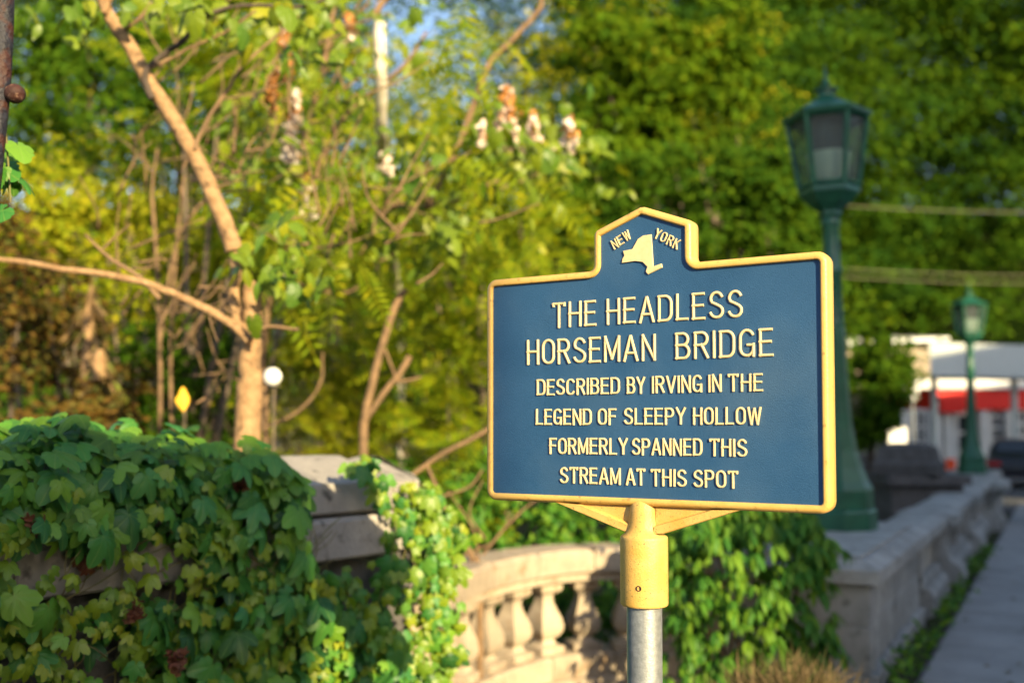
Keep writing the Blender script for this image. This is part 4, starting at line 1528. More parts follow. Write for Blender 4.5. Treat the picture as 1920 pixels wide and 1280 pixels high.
# second, broad-leaved tree with pale flower spikes behind
t2 = P(560, 900, 8.0)
bt2 = empty('flowering_tree', (t2.x, t2.y, -1.7), 'broad leaved tree with pale flower spikes and a long low limb left of the marker', 'tree')
mb = MB()
branch_mb(mb, [Vector((P(500, 900, 8).x, 8.0, -1.8))] + PP([(498, 820), (492, 720), (505, 560), (540, 440), (560, 300), (600, 150), (640, -60)], 8.0), .032, .02, 5, 8)
mb.build('trunk', M['bark_brown'], bt2, smooth=60)
for l, r0, r1 in (([(545, 420), (600, 392), (700, 385), (790, 388), (850, 378), (900, 355), (935, 338)], .035, .020),
                  ([(850, 378), (950, 350), (1010, 325)], .016, .01), ([(600, 290), (645, 220), (700, 170), (760, 120), (800, 60)], .022, .012),
                  ([(560, 300), (580, 240), (590, 205)], .03, .016), ([(600, 300), (612, 250), (625, 240)], .028, .016), ([(800, 390), (860, 270), (905, 150), (925, 110), (960, 75), (1010, 20), (1015, -10)], .030, .02),
                  ([(700, 30), (715, 8), (730, -10)], .03, .025), ([(530, 520), (600, 545), (650, 548), (690, 525)], .016, .012), ([(500, 800), (560, 770), (600, 720), (605, 660)], .016, .008),
                  ([(300, 640), (330, 460), (380, 380), (440, 330), (480, 280), (520, 250)], .016, .008), ([(380, 380), (420, 300), (450, 180), (480, 120)], .013, .006), ([(300, 900), (300, 640), (290, 430), (285, 360), (295, 280)], .02, .01), ([(325, 900), (320, 650), (330, 480), (335, 420), (345, 330)], .016, .01)):
    mb = MB()
    branch_mb(mb, PP(l, 7.8), r0, r1, 5, 7)
    mb.build('branch', M['bark_brown'], bt2, smooth=60)
spots = [(620, 350), (680, 330), (740, 320), (790, 300), (840, 290), (900, 300), (950, 310), (1010, 290), (1060, 280), (700, 420), (760, 440), (640, 460), (830, 420), (720, 360), (880, 350), (990, 330), (1040, 300),
         (560, 340), (520, 300), (600, 250), (560, 180), (640, 160), (690, 100), (760, 60), (520, 90), (590, 60), (650, 20), (820, 260), (930, 270), (480, 200)]
pos, Rm, Sm = sprays(spots, 7.8, 30, .10, 290, .5)
leaf_objects('leaf', [broad_m[0], nar_m[0], broad_m[1], nar_m[1], nar_m[0]], pos, Rm, Sm, bt2, tuple(bt2.location))
pos, Rm, Sm = sprays(spots, 8.0, 48, .095, 900, .8)
tag(scatter('inner_leaves', [broad_t[0], blade_leaf(.5, .1, .4), blade_leaf(.42, .1, .6), broad_t[2]], pos, Rm, Sm, M['broad'], bt2, tuple(bt2.location)), kind='stuff')
FRN = [frond(8, .35), frond(9, .7)]
pos, Rm, Sm = sprays([(640, 330), (720, 420), (800, 250), (880, 120), (840, 60), (560, 130), (620, 180), (520, 430), (600, 470), (700, 500), (900, 420), (980, 400), (1010, 450), (480, 330)], 7.4, 45, .42, 130, .6)
tag(scatter('feathery_sprays', FRN, pos, Rm, Sm, M['frond'], bt2, tuple(bt2.location)), kind='stuff')
for (px, py, w_, h_, br) in ((950, 225, 34, 75, .5), (1068, 255, 22, 40, .4), (655, 55, 22, 35, .7), (555, 205, 14, 40, .15), (545, 260, 16, 60, .1), (575, 370, 22, 50, .1), (722, 305, 12, 22, .1), (905, 255, 12, 26, .1), (530, 110, 26, 55, 1.0), (510, 175, 20, 40, 1.0), (1000, 240, 20, 30, .2)):
    for kind_, mk in (('petal', 'petal'), ('bud', 'bud')):
        pr = (1 - br) if kind_ == 'petal' else br
        k = int(130 * pr * (w_ * h_) / 1500) + 3
        pp, ss_ = [], []
        for i in range(k):
            v_ = random.uniform(-1, 1)
            if kind_ == 'bud' and br < 1: v_ = -abs(v_)
            ww = w_ * (0.55 + .45 * v_)
            pp.append(tuple(P(px + random.gauss(0, ww * .45), py + v_ * h_ * .8, 6.9 + random.gauss(0, .05))))
            ss_.append(random.uniform(.03, .055))
        o = scatter('flower_spike' if kind_ == 'petal' else 'bud_spike', heart_leaf(1), np.array(pp), basis(rand_dirs(k), rand_dirs(k)), np.array(ss_), M[mk], bt2, tuple(bt2.location))
        o['kind'] = 'stuff'

mb = MB()
for i in range(150):
    px, py = random.choice([(420, 330), (520, 250), (600, 180), (250, 480), (350, 600), (430, 680), (620, 420), (300, 300), (560, 80), (700, 350), (380, 160), (760, 430)])
    px += random.gauss(0, 60); py += random.gauss(0, 60)
    a_ = rad(random.gauss(65, 38)); L_ = random.uniform(50, 150)
    Y_ = random.uniform(5.6, 7.8)
    q0 = P(px, py, Y_); q2 = P(px + L_ * math.cos(a_), py - L_ * math.sin(a_), Y_ + random.gauss(0, .1))
    q1 = q0.lerp(q2, .5) + Vector((random.gauss(0, .04), 0, random.gauss(0, .04)))
    mb.tube(spline([q0, q1, q2], 4), [.0085 - .0055 * j / 8 for j in range(9)], 5)
tag(mb.build('twigs', M['bark_brown'], bt2, smooth=True), kind='stuff')

# feathery-leaved trees (compound leaves)
FT = [frond(8, .35), frond(10, .6), frond(9, .15)]


def frond_tree(base, centres, n, size, label, m='frond', spread=.45, name='feathery_tree', cat='tree', stem_m='bark_grey', group='feathery leaved trees beyond the balustrade'):
    e = empty(name, base, label, cat, group)
    mb = MB()
    top = Vector(centres[0][:3])
    for c_ in centres:
        tgt = Vector(c_[:3])
        a0 = Vector(base)
        mid = a0.lerp(tgt, .55) + Vector((random.gauss(0, .15), random.gauss(0, .15), .2))
        mb.tube(spline([a0, mid, tgt], 6), [.05 - .04 * i / 12 for i in range(13)], 6)
    mb.build('trunk', M[stem_m], e)
    pp, dd = [], []
    for i in range(int(n * .75)):
        c_ = random.choice(centres)
        d = Vector(rand_dirs(1)[0])
        r = c_[3]
        pp.append(tuple(Vector(c_[:3]) + d * r * random.uniform(.1, 1.0)))
        dd.append((d.x + random.gauss(0, .3), d.y + random.gauss(0, .3) - .15, d.z * .5 + random.uniform(-.1, .45)))
    k = len(pp)
    nn = np.stack([RNG.normal(.30, .35, k), RNG.normal(-.75, .35, k), RNG.normal(.75, .2, k)], axis=1)
    tag(scatter('crown', FT, np.array(pp), basis(np.array(dd), nn), size * .8 * RNG.uniform(.6, 1.2, k), M[m], e, base), kind='stuff')
    return e


def CC(l):
    return [tuple(P(q[0], q[1], q[2])) + (q[3],) for q in l]


frond_tree((-.15, 9.6, -1.8), CC([(870, 470, 9.5, .65), (960, 520, 9.6, .6), (900, 600, 9.4, .6), (840, 700, 9.3, .6), (930, 760, 9.3, .6), (800, 620, 9.6, .5), (1000, 430, 9.8, .55), (880, 860, 9.2, .5)]), 520, .55,
           'feathery leaved tree directly left of the marker edge')
frond_tree((-1.6, 10.4, -1.8), CC([(660, 660, 10.2, .7), (600, 740, 10.2, .7), (700, 760, 10.2, .65), (740, 860, 10, .6), (640, 850, 10, .6), (560, 820, 10, .6), (560, 640, 10.5, .6)]), 520, .5,
           'low feathery shrub spreading behind the cut stems, right of the pale trunk', m='wood_y')
frond_tree((.2, 12.5, -1.8), CC([(760, 300, 12.5, 1.0), (880, 290, 12.5, .5), (900, 380, 12.6, .9), (800, 420, 12.4, .9), (700, 480, 12.2, .9), (640, 560, 12.2, .8), (960, 300, 12.8, .8)]), 640, .6,
           'tall feathery leaved tree below the gaps of blue sky')
frond_tree((-3.3, 9.2, -1.8), CC([(560, 420, 9.4, .55), (500, 350, 9.4, .5), (620, 300, 9.6, .55), (420, 60, 9.6, .6), (540, 60, 9.6, .6), (340, 130, 9.8, .55), (460, 180, 9.6, .5)]), 420, .5,
           'feathery leaved tree filling the space above the pale trunk')

# bushes at the left
RH = rhomb_leaf(.6)


def leafy(name, base, blobs, per, size, m, label, cat='bush', group=None, stem='bark_grey', leaf=None):
    e = empty(name, base, label, cat, group)
    mb = MB()
    for b_ in blobs[:6]:
        tgt = Vector(b_[:3])
        mb.tube(spline([Vector(base), Vector(base).lerp(tgt, .6) + Vector((random.gauss(0, .2), random.gauss(0, .1), 0)), tgt], 5), [.045 - .035 * i / 10 for i in range(11)], 6)
    mb.build('stem' if cat == 'bush' else 'trunk', M[stem], e)
    ce, ra = [], []
    for b_ in blobs:
        c1, r1 = crown_clumps(b_[:3], (b_[3],) * 3, 16, cr=.34)
        ce.append(c1)
        ra.append(r1)
    pos, Rm, s_ = clump_leaves(np.concatenate(ce), np.concatenate(ra), int(per * 1.25), size * .95, inner=.75, jit=.32)
    tag(scatter('foliage', leaf or RH, pos, Rm, s_, M[m], e, base), kind='stuff')
    return e


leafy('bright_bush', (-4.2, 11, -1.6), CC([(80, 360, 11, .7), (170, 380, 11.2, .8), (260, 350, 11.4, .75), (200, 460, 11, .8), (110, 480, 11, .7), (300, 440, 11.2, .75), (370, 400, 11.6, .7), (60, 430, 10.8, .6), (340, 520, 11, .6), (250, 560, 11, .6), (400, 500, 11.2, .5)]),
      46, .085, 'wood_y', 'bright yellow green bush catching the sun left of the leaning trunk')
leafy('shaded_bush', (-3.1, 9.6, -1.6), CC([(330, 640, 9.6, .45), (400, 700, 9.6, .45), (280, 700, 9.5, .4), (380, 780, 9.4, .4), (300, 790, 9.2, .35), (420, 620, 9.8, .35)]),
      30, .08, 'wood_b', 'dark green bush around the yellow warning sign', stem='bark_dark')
leafy('rusty_bush', (-4.4, 8.6, -1.6), CC([(215, 790, 7.4, .18), (130, 790, 7.4, .2), (170, 740, 7.9, .13), (30, 520, 8.6, .5), (90, 560, 8.8, .45), (20, 640, 8.6, .5), (100, 650, 8.8, .45), (60, 730, 8.6, .45), (140, 600, 9.0, .35), (0, 450, 8.8, .35), (230, 740, 9, .3)]),
      24, .08, 'brown_leaf', 'rusty orange and brown bush at the left edge above the ivy', stem='bark_dark')
# dead, vine-covered snags
for i, (pts_, r, lab) in enumerate(((([(180, 800, 8.0), (184, 720, 8.0), (186, 655, 8.0)]), .30, 'pale straw coloured dead snag with drooping vines above the ivy'),
                                    (([(165, 620, 8.3), (168, 570, 8.3), (172, 530, 8.3)]), .10, 'smaller pale dead snag standing above the larger one'),)):
    b0 = P(*pts_[0])
    e = empty('dead_snag', (b0.x, b0.y, -1.6), lab, 'dead tree', 'dead snags behind the ivy')
    MB().tube([Vector((b0.x, b0.y, -1.7))] + [P(*q) for q in pts_], [.14, r * .45, r * .28, r * .12], 8).build('trunk', M['bark_pale'], e)
    k = 190 if i == 0 else 60
    pp, tt = [], []
    for j in range(k):
        v_ = random.random()
        a0, a1_ = P(*pts_[0]), P(*pts_[-1])
        c_ = a1_.lerp(a0, v_)
        ww = r * (0.05 + .95 * v_ ** 1.5) * random.uniform(.5, 1.25)
        an = random.uniform(0, 6.28)
        pp.append(tuple(c_ + Vector((math.cos(an) * ww, math.sin(an) * ww * .7, random.gauss(0, .04)))))
        tt.append((math.cos(an) * .6, math.sin(an) * .6, -1))
    tag(scatter('dead_vines', blade_leaf(.11, .02, .2), np.array(pp), basis(np.array(tt), rand_dirs(k)), RNG.uniform(.10, .26, k), M['straw'], e, tuple(e.location)), kind='stuff')

# bare cut stems right of the trunk
e = empty('cut_stems', (P(690, 800, 7.0).x, 7.0, -1.6), 'group of bare brown cut stems right of the pale trunk', 'shrub')
for l, r0, r1 in (([(680, 880), (684, 790), (700, 710), (722, 630), (740, 575), (760, 543)], .034, .024), ([(690, 780), (720, 735), (745, 705), (768, 668)], .020, .024),
                  ([(722, 655), (735, 690), (742, 708)], .010, .010), ([(745, 715), (770, 712), (790, 706)], .012, .009)):
    pts = PP(l, 7.0)
    if l[0][1] > 850: pts = [Vector((pts[0].x, 7.0, -1.7))] + pts
    mb = MB()
    branch_mb(mb, pts, r0, r1, 5, 8)
    mb.build('stem', M['bark_brown'], e, smooth=60)
e = empty('bare_shrub', (P(860, 980, 6.6).x, 6.6, -1.6), 'bare twiggy shrub leaning up beside the lower left corner of the marker', 'shrub')
for l, r0, r1 in (([(770, 892), (830, 850), (880, 825), (940, 790)], .017, .017), ([(800, 870), (825, 930), (850, 985), (900, 1060)], .012, .016), ([(850, 985), (880, 1040), (905, 1100)], .010, .01), ([(830, 930), (880, 912), (905, 880)], .009, .007),
                  ([(905, 1040), (950, 985), (1000, 940), (1040, 920)], .010, .007), ([(910, 1010), (880, 960), (905, 900)], .007, .005), ([(870, 1040), (930, 1010), (960, 960)], .008, .005), ([(900, 1100), (890, 1000), (840, 920)], .008, .005)):
    mb = MB()
    branch_mb(mb, PP(l, 6.6), r0, r1, 5, 7)
    mb.build('branch', M['bark_brown'], e, smooth=60)
c0_ = P(900, 1080, 6.6)
MB().tube([(c0_.x, 6.6, -1.7), c0_], [.04, .018], 7).build('stem', M['bark_brown'], e)
# dark shrubs low behind the curved balustrade
leafy('low_shrub', (-.1, 9.0, -1.9), CC([(830, 960, 9, .45), (920, 960, 9, .5), (1000, 990, 9, .5), (1080, 960, 9, .5), (1140, 1000, 9.2, .45), (900, 1040, 8.8, .4), (1000, 1080, 8.8, .4), (1100, 1100, 8.8, .5), (780, 900, 9.4, .4), (1180, 930, 9.4, .5), (1160, 1180, 8.8, .5)]),
      36, .085, 'creeper', 'dark shaded shrub low behind the curved balustrade', stem='bark_dark')
leafy('dense_shrub', (2.6, 10.6, -1.9), CC([(1260, 940, 10.5, .6), (1340, 930, 10.5, .65), (1430, 930, 10.5, .6), (1500, 950, 10.2, .45), (1240, 860, 10.8, .6), (1350, 850, 10.8, .6), (1450, 860, 10.8, .6)]),
      30, .10, 'wood_b', 'dense dark green shrub behind the marker bracket', stem='bark_dark')

# yellow warning sign, white stand-in disc, white trunk
c_ = P(343, 748, 7.6)
e = empty('warning_sign', (c_.x, c_.y, -1.2), 'small yellow diamond warning sign glowing among dark bushes above the ivy', 'sign')
hw, hh = .054, .105
nrm = Vector((.3, -1, 0)).normalized()
sd = Vector((nrm.y, -nrm.x, 0)) * -1
dia = fillet([(0, -hh), (hw, -hh * .1), (0, hh), (-hw, -hh * .1)], .010, 3)
vs = [c_ + sd * q[0] + Vector((0, 0, q[1])) for q in dia] + [c_ + sd * q[0] + Vector((0, 0, q[1])) - nrm * .01 for q in dia]
k = len(dia)
MB().add(vs, [tuple(range(k)), tuple(range(2 * k - 1, k - 1, -1))] + [(i, k + i, k + (i + 1) % k, (i + 1) % k) for i in range(k)]).build('plate', M['sign_yellow'], e)
MB().tube([(c_.x, c_.y + .04, -1.7), (c_.x, c_.y + .04, c_.z)], .012, 6).build('post', M['bark_grey'], e)
c_ = P(511, 706, 7.0)  # white disc stands in for a bright round spot of unknown make
e = empty('white_disc', (c_.x, c_.y, -1.5), 'round white object glinting in the sun just right of the pale trunk', 'stand-in disc')
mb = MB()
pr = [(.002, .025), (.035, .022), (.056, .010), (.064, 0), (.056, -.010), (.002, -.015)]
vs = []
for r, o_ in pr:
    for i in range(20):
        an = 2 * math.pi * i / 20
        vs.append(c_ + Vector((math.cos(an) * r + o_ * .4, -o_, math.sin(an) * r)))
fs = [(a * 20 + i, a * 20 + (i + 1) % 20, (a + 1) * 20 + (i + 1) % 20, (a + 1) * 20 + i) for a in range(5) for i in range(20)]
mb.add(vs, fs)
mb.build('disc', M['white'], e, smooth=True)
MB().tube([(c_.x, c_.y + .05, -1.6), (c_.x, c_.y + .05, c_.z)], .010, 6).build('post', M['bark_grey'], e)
e = empty('white_trunk', (P(760, 900, 13).x, 13, -1.8), 'straight white barkless snag shining in front of the sky gaps', 'tree')
mb = MB()
w0 = P(760, 900, 13)
branch_mb(mb, [Vector((w0.x, 13, -1.9))] + PP([(750, 640, 12.4), (730, 450, 10.6), (717, 300, 7.9), (714, 160, 7.1), (711, 42, 7.0)], 7.2), .050, .044, 5, 12)
mb.build('trunk', M['bark_white'], e, smooth=60)
e = empty('pale_trunk', (P(552, 360, 10.6).x, 10.6, -1.8), 'thin pale trunk partly hidden by leaves right of the sawn trunk top', 'tree')
mb = MB()
branch_mb(mb, [Vector((P(545, 700, 10.6).x, 10.6, -1.8))] + PP([(525, 720), (522, 620), (548, 420), (545, 280), (552, 205)], 10.6), .085, .04, 5, 8)
mb.build('trunk', M['bark_white'], e, smooth=60)

# ------------------------------------------------------------------ woodland on the slope
def in_gap(c):
    px, py = PX(c)
    return 665 < px < 885 and -20 < py < 262 and rng2.random() > .38 or (1205 < px < 1255 and py < 25) or (975 < px < 1040 and 0 < py < 60)


rng2 = np.random.default_rng(5)
rows = []
for y in (23, 26.5, 30.5, 35, 40):
    for x in np.arange(-.60 * y, .27 * y, 3.6):
        rows.append((x + rng2.uniform(-1, 1), y + rng2.uniform(-1.2, 1.2), 3.0))
for y in (49, 53, 58, 64, 71, 79, 87):
    for x in np.arange(.10 * y, .70 * y, 4.0):
        rows.append((x + rng2.uniform(-1.4, 1.4), y + rng2.uniform(-1.5, 1.5), 3.9))
sets = {'wood_a': [], 'wood_b': [], 'wood_y': [], 'wood_shade': []}
tr_mb = MB()
for i, (x, y, r) in enumerate(rows):
    z = hill(x, y)
    r *= rng2.uniform(.85, 1.2)
    for lvl in range(5 if 29 < y < 45 else 4 if y < 45 else 6):
        cz = z + r * (1.0 + 1.05 * lvl)
        ce, ra = crown_clumps((x + rng2.uniform(-.6, .6), y, cz), (r, r, r * .9), 13, rng2, .40)
        if y < 90:
            keep = np.array([not in_gap(c) for c in ce])
            ce, ra = ce[keep], ra[keep]
        if len(ce):
            k_ = ['wood_a', 'wood_b', 'wood_y', 'wood_a', 'wood_b'][rng2.integers(0, 5)] if y < 45 else ['wood_b', 'wood_a', 'wood_b', 'wood_shade'][rng2.integers(0, 4)]
            if 29 < y < 45 or y > 57: k_ = 'wood_shade'  # back rows get the dark tone that imitates shaded depth
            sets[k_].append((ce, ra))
    px_, py_ = PX((x, y, z + 2 * r))
    if not (675 < px_ < 880) and y < 45:
        tr_mb.tube([(x, y, z - .3), (x + rng2.uniform(-.3, .3), y, z + r * 2.2)], [.22, .10], 6)
wl = empty('woodland', (0, 30, 0))
tag(wl, 'dense sunlit green woodland covering the slope behind everything', 'woodland', kind='stuff')
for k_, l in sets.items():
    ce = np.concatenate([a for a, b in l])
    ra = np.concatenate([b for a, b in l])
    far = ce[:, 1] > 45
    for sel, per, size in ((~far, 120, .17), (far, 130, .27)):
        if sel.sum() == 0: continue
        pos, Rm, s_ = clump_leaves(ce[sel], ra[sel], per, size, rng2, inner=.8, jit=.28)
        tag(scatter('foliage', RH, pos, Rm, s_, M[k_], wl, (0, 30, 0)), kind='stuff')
tag(tr_mb.build('trunks', M['bark_grey'], wl), kind='stuff')

# individual crowns that stand out before the wood
for nm, base, blobs, per, size, m_, lab in (
        ('hillside_tree', (4.5, 20, 0), [(1130, 120, 20, 1.1), (1180, 200, 20, 1.0), (1240, 140, 20, 1.0), (1300, 220, 20, 1.0), (1230, 290, 20, 1.0), (1380, 160, 20.5, 1.0), (1130, 250, 20, .8), (1330, 60, 20.5, 1.0)], 60, .17, 'wood_a', 'large sunlit tree with layered crown above the crest of the marker'),
        ('hillside_tree', (5.2, 17, 0), [(1150, 340, 17, .8), (1230, 370, 17, .8), (1340, 380, 17, .9), (1420, 350, 17, .8), (1450, 430, 17, .8), (1300, 440, 17, .8), (1130, 430, 17, .7), (1060, 380, 17, .7), (1490, 520, 17, .7)], 60, .14, 'wood_b', 'darker olive green tree directly behind the top of the marker'),
        ('hillside_tree', (-5.0, 15, -.5), [(120, 150, 15, .9), (200, 230, 15, .9), (80, 260, 15, .8), (280, 130, 15.5, .8), (150, 40, 15.5, .8), (350, 230, 15.5, .8), (60, 90, 15, .8), (420, 280, 15.5, .7)], 60, .12, 'wood_b', 'dark green tree at the upper left behind the leaning trunk'),
        ('hillside_tree', (-3.0, 18, -.5), [(430, 120, 18, .9), (500, 220, 18, .9), (580, 140, 18, .9), (630, 260, 18, .8), (540, 330, 18, .9), (600, 40, 18, .9), (450, 20, 18, .8)], 60, .14, 'wood_a', 'mid green tree between the leaning trunk and the white trunk')):
    leafy(nm, base, CC(blobs), per, size, m_, lab, 'tree', 'trees standing out before the wooded slope')

# ================================================================== FAR RIGHT: FILLING STATION
def box_between(mb, a, b, mi=0):
    c = [(a[i] + b[i]) / 2 for i in range(3)]
    d = [abs(a[i] - b[i]) for i in range(3)]
    mb.box(c, d, mi=mi)


st_y = 40.0


def X(px, y): return (px - 960) / F * y


def Z(py, y): return 1.7 + (802 - py) / F * y


fs_ = empty('filling_station', (X(1880, 42), 42, 0), 'white filling station building with red band and paned windows at the far right', 'building')
xa, xb = X(1690, 42), X(2250, 42)
mb = MB(); box_between(mb, (xa, 42, -.1), (xb, 50, Z(768, 42))); mb.build('wall', M['white'], fs_)
mb = MB(); box_between(mb, (X(1752, 42), 41.7, Z(768, 42)), (xb, 49, Z(730, 42))); mb.build('red_band', M['red'], fs_)
mb = MB(); box_between(mb, (X(1752, 42), 41.4, Z(774, 42)), (X(1795, 42), 41.68, Z(742, 42))); mb.build('awning', M['red'], fs_)
mb = MB(); box_between(mb, (xa - .3, 41.5, Z(729, 42)), (xb, 50, Z(713, 42))); mb.build('cornice', M['white'], fs_)


def window(x0, x1, y0, y1, cols_, rows_, name='window'):
    x0, x1 = X(x0, 41.95), X(x1, 41.95)
    z0, z1 = Z(y1, 41.95), Z(y0, 41.95)
    mb = MB(); box_between(mb, (x0 - .08, 41.90, z0 - .08), (x1 + .08, 41.97, z1 + .08)); w_ = mb.build(name, M['white'], fs_)
    for i in range(cols_):
        for j in range(rows_):
            mb = MB()
            dx, dz = (x1 - x0) / cols_, (z1 - z0) / rows_
            box_between(mb, (x0 + i * dx + .06, 41.86, z0 + j * dz + .06), (x0 + (i + 1) * dx - .06, 41.90 - .003, z0 + (j + 1) * dz - .06))
            mb.build('pane', M['dark_glass'], w_)


window(1858, 1888, 758, 866, 2, 5)
window(1793, 1812, 776, 880, 1, 3, 'door')
window(1715, 1735, 770, 860, 2, 3)
window(1902, 1925, 770, 866, 2, 4)
for px in (1760, 1778, 1845, 1893):
    mb = MB(); box_between(mb, (X(px - 5, 41.6), 41.6, -.05), (X(px + 5, 41.6), 41.9, Z(770, 41.6))); mb.build('column', M['white'], fs_)
cn = empty('canopy', (X(1850, 38), 37, 0), 'pale grey flat canopy over the pumps of the filling station', 'canopy')
mb = MB(); mb.add([(X(1745, 36), 36, Z(705, 36)), (X(2150, 36), 36, Z(712, 36)), (X(2150, 36), 36, Z(652, 36)), (X(1745, 36), 36, Z(642, 36)),
                   (X(1700, 40.5), 37.6, Z(705, 36)), (X(2150, 36), 37.6, Z(712, 34)), (X(2150, 36), 37.6, Z(655, 34)), (X(1700, 40.5), 37.6, Z(642, 36))],
                  [(0, 1, 2, 3), (7, 6, 5, 4), (0, 4, 5, 1), (3, 2, 6, 7), (0, 3, 7, 4), (1, 5, 6, 2)])
mb.build('fascia', M['canopy'], cn)
for px, y in ((1752, 37.5), (1902, 37.0), (2090, 37)):
    mb = MB(); mb.tube([(X(px, y), y, -.05), (X(px, y), y, Z(706, y))], .12, 10); mb.build('canopy_column', M['canopy'], cn)
ro = empty('long_white_roof', (X(1680, 46), 46, 0), 'low building with a bright white sloping roof left of the canopy', 'building')
mb = MB(); box_between(mb, (X(1590, 46), 46, -.1), (X(1765, 46), 52, Z(640, 46))); mb.build('wall', M['stone_warm'], ro)
mb = MB(); mb.add([(X(1585, 46), 45.4, Z(642, 46)), (X(1772, 46), 45.4, Z(634, 46)), (X(1762, 46), 52, Z(606, 46)), (X(1592, 46), 52, Z(606, 46))], [(0, 1, 2, 3)])
mb.add([(X(1585, 46), 45.4, Z(648, 46)), (X(1772, 46), 45.4, Z(640, 46)), (X(1772, 46), 45.4, Z(634, 46)), (X(1585, 46), 45.4, Z(642, 46))], [(0, 1, 2, 3)])
mb.build('roof', M['white'], ro)


def car(name, loc, rz, paint, label, cat='car'):
    e = empty(name, loc, label, cat, rot=None)
    prof_ = [(-2.1, .35), (-2.15, .62), (-2.05, .86), (-1.35, .93), (-.75, 1.38), (.65, 1.42), (1.25, .98), (1.95, .84), (2.15, .60), (2.1, .33)]
    co, si = math.cos(rz), math.sin(rz)
    W3 = lambda x, y, z: (loc[0] + x * co - y * si, loc[1] + x * si + y * co, loc[2] + z)
    mb = MB()
    vs, m_ = [], len(prof_)
    for yy, sc_ in ((-.86, 1), (-.80, 1.02), (.80, 1.02), (.86, 1)):
        for x, z in prof_:
            ty = yy * (0.80 if z > 1.2 else 1.0)
            vs.append(W3(x, ty, z))
    fs = []
    for a in range(3):
        for j in range(m_):
            fs.append((a * m_ + j, a * m_ + (j + 1) % m_, (a + 1) * m_ + (j + 1) % m_, (a + 1) * m_ + j))
    fs += [tuple(range(m_ - 1, -1, -1)), tuple(range(3 * m_, 4 * m_))]
    mb.add(vs, fs)
    mb.build('body', M[paint], e, smooth=40)
    mb = MB()
    mb.add([W3(-1.30, -.66, .965), W3(-1.30, .66, .965), W3(-.80, .60, 1.35), W3(-.80, -.60, 1.35)], [(0, 1, 2, 3)])
    mb.add([W3(1.20, -.66, 1.03), W3(1.20, .66, 1.03), W3(.70, .60, 1.40), W3(.70, -.60, 1.40)], [(3, 2, 1, 0)])
    for sy in (-1, 1):
        mb.add([W3(-1.1, sy * .868, .98), W3(1.05, sy * .868, 1.0), W3(.62, sy * .73, 1.36), W3(-.72, sy * .73, 1.33)], [(0, 1, 2, 3) if sy < 0 else (3, 2, 1, 0)])
    mb.build('windows', M['dark_glass'], e)
    for x in (-1.3, 1.35):
        for sy in (-1, 1):
            mb = MB()
            mb.tube([W3(x, sy * .66, .32), W3(x, sy * .88, .32)], .32, 18)
            w_ = mb.build('wheel', M['black'], e, smooth=40)
            mb = MB()
            mb.tube([W3(x, sy * .875, .32), W3(x, sy * .888, .32)], .19, 12)
            mb.build('rim', M['galv'], w_)
    for sy in (-1, 1):
        mb = MB(); mb.box(W3(-2.12, sy * .66, .72), (.06, .36, .12), rz); mb.build('tail_light', M['car_red'], e)
        mb = MB(); mb.box(W3(2.08, sy * .62, .68), (.08, .34, .12), rz); mb.build('headlight', M['white'], e)
    return e


car('parked_car', (X(1915, 30), 30, -.03), WANG, 'car_dark', 'dark blue parked car at the right edge of the picture')
car('grey_car', (X(1625, 26), 27, -.03), rad(80), 'car_dark', 'dark car behind the lamp post and the stone urn')

# stone pier with pyramid cap on the far parapet, planter
sp_ = empty('far_parapet', (X(1700, 14), 14.5, 0), 'dark stone parapet across the bridge with a stepped pyramid capped pier', 'parapet')
yy = 14.5
mb = MB(); mb.lathe([(.44, Z(887, yy)), (.45, Z(868, yy)), (.40, Z(862, yy)), (.36, Z(838, yy)), (.22, Z(830, yy))], (X(1702, yy), yy), 4, rot=WANG, sq=True); mb.build('cap_stone', M['stone_dark'], sp_)
mb = MB(); box_between(mb, (X(1640, yy), yy - .5, Z(905, yy)), (X(1790, yy), yy + .6, Z(888, yy))); mb.build('coping_stone', M['stone_dark'], sp_)
mb = MB(); box_between(mb, (X(1650, yy), yy - .4, -1), (X(1780, yy), yy + .5, Z(906, yy))); mb.build('wall_stone', M['stone_dark'], sp_)
pc_ = WB(13.6, 1.0, 0)
pn = empty('planter', tuple(pc_), 'round grey planter with a small green plant on the sidewalk past the far pier', 'planter')
mb = MB(); mb.lathe([(.20, 0), (.30, .12), (.34, .34), (.32, .42), (.27, .43), (.25, .36)], (pc_.x, pc_.y), 20); mb.build('pot', M['terra'], pn, smooth=50)
k = 160
pp = np.array([(pc_.x + random.gauss(0, .1), pc_.y + random.gauss(0, .1), .4 + random.uniform(0, .35)) for _ in range(k)])
tt = np.stack([RNG.normal(0, .7, k), RNG.normal(0, .7, k), RNG.uniform(-.1, 1, k)], axis=1)
tag(scatter('leaves', bt, pp, basis(tt, rand_dirs(k)), RNG.uniform(.12, .24, k), M['creeper'], pn, tuple(pc_)), kind='stuff')

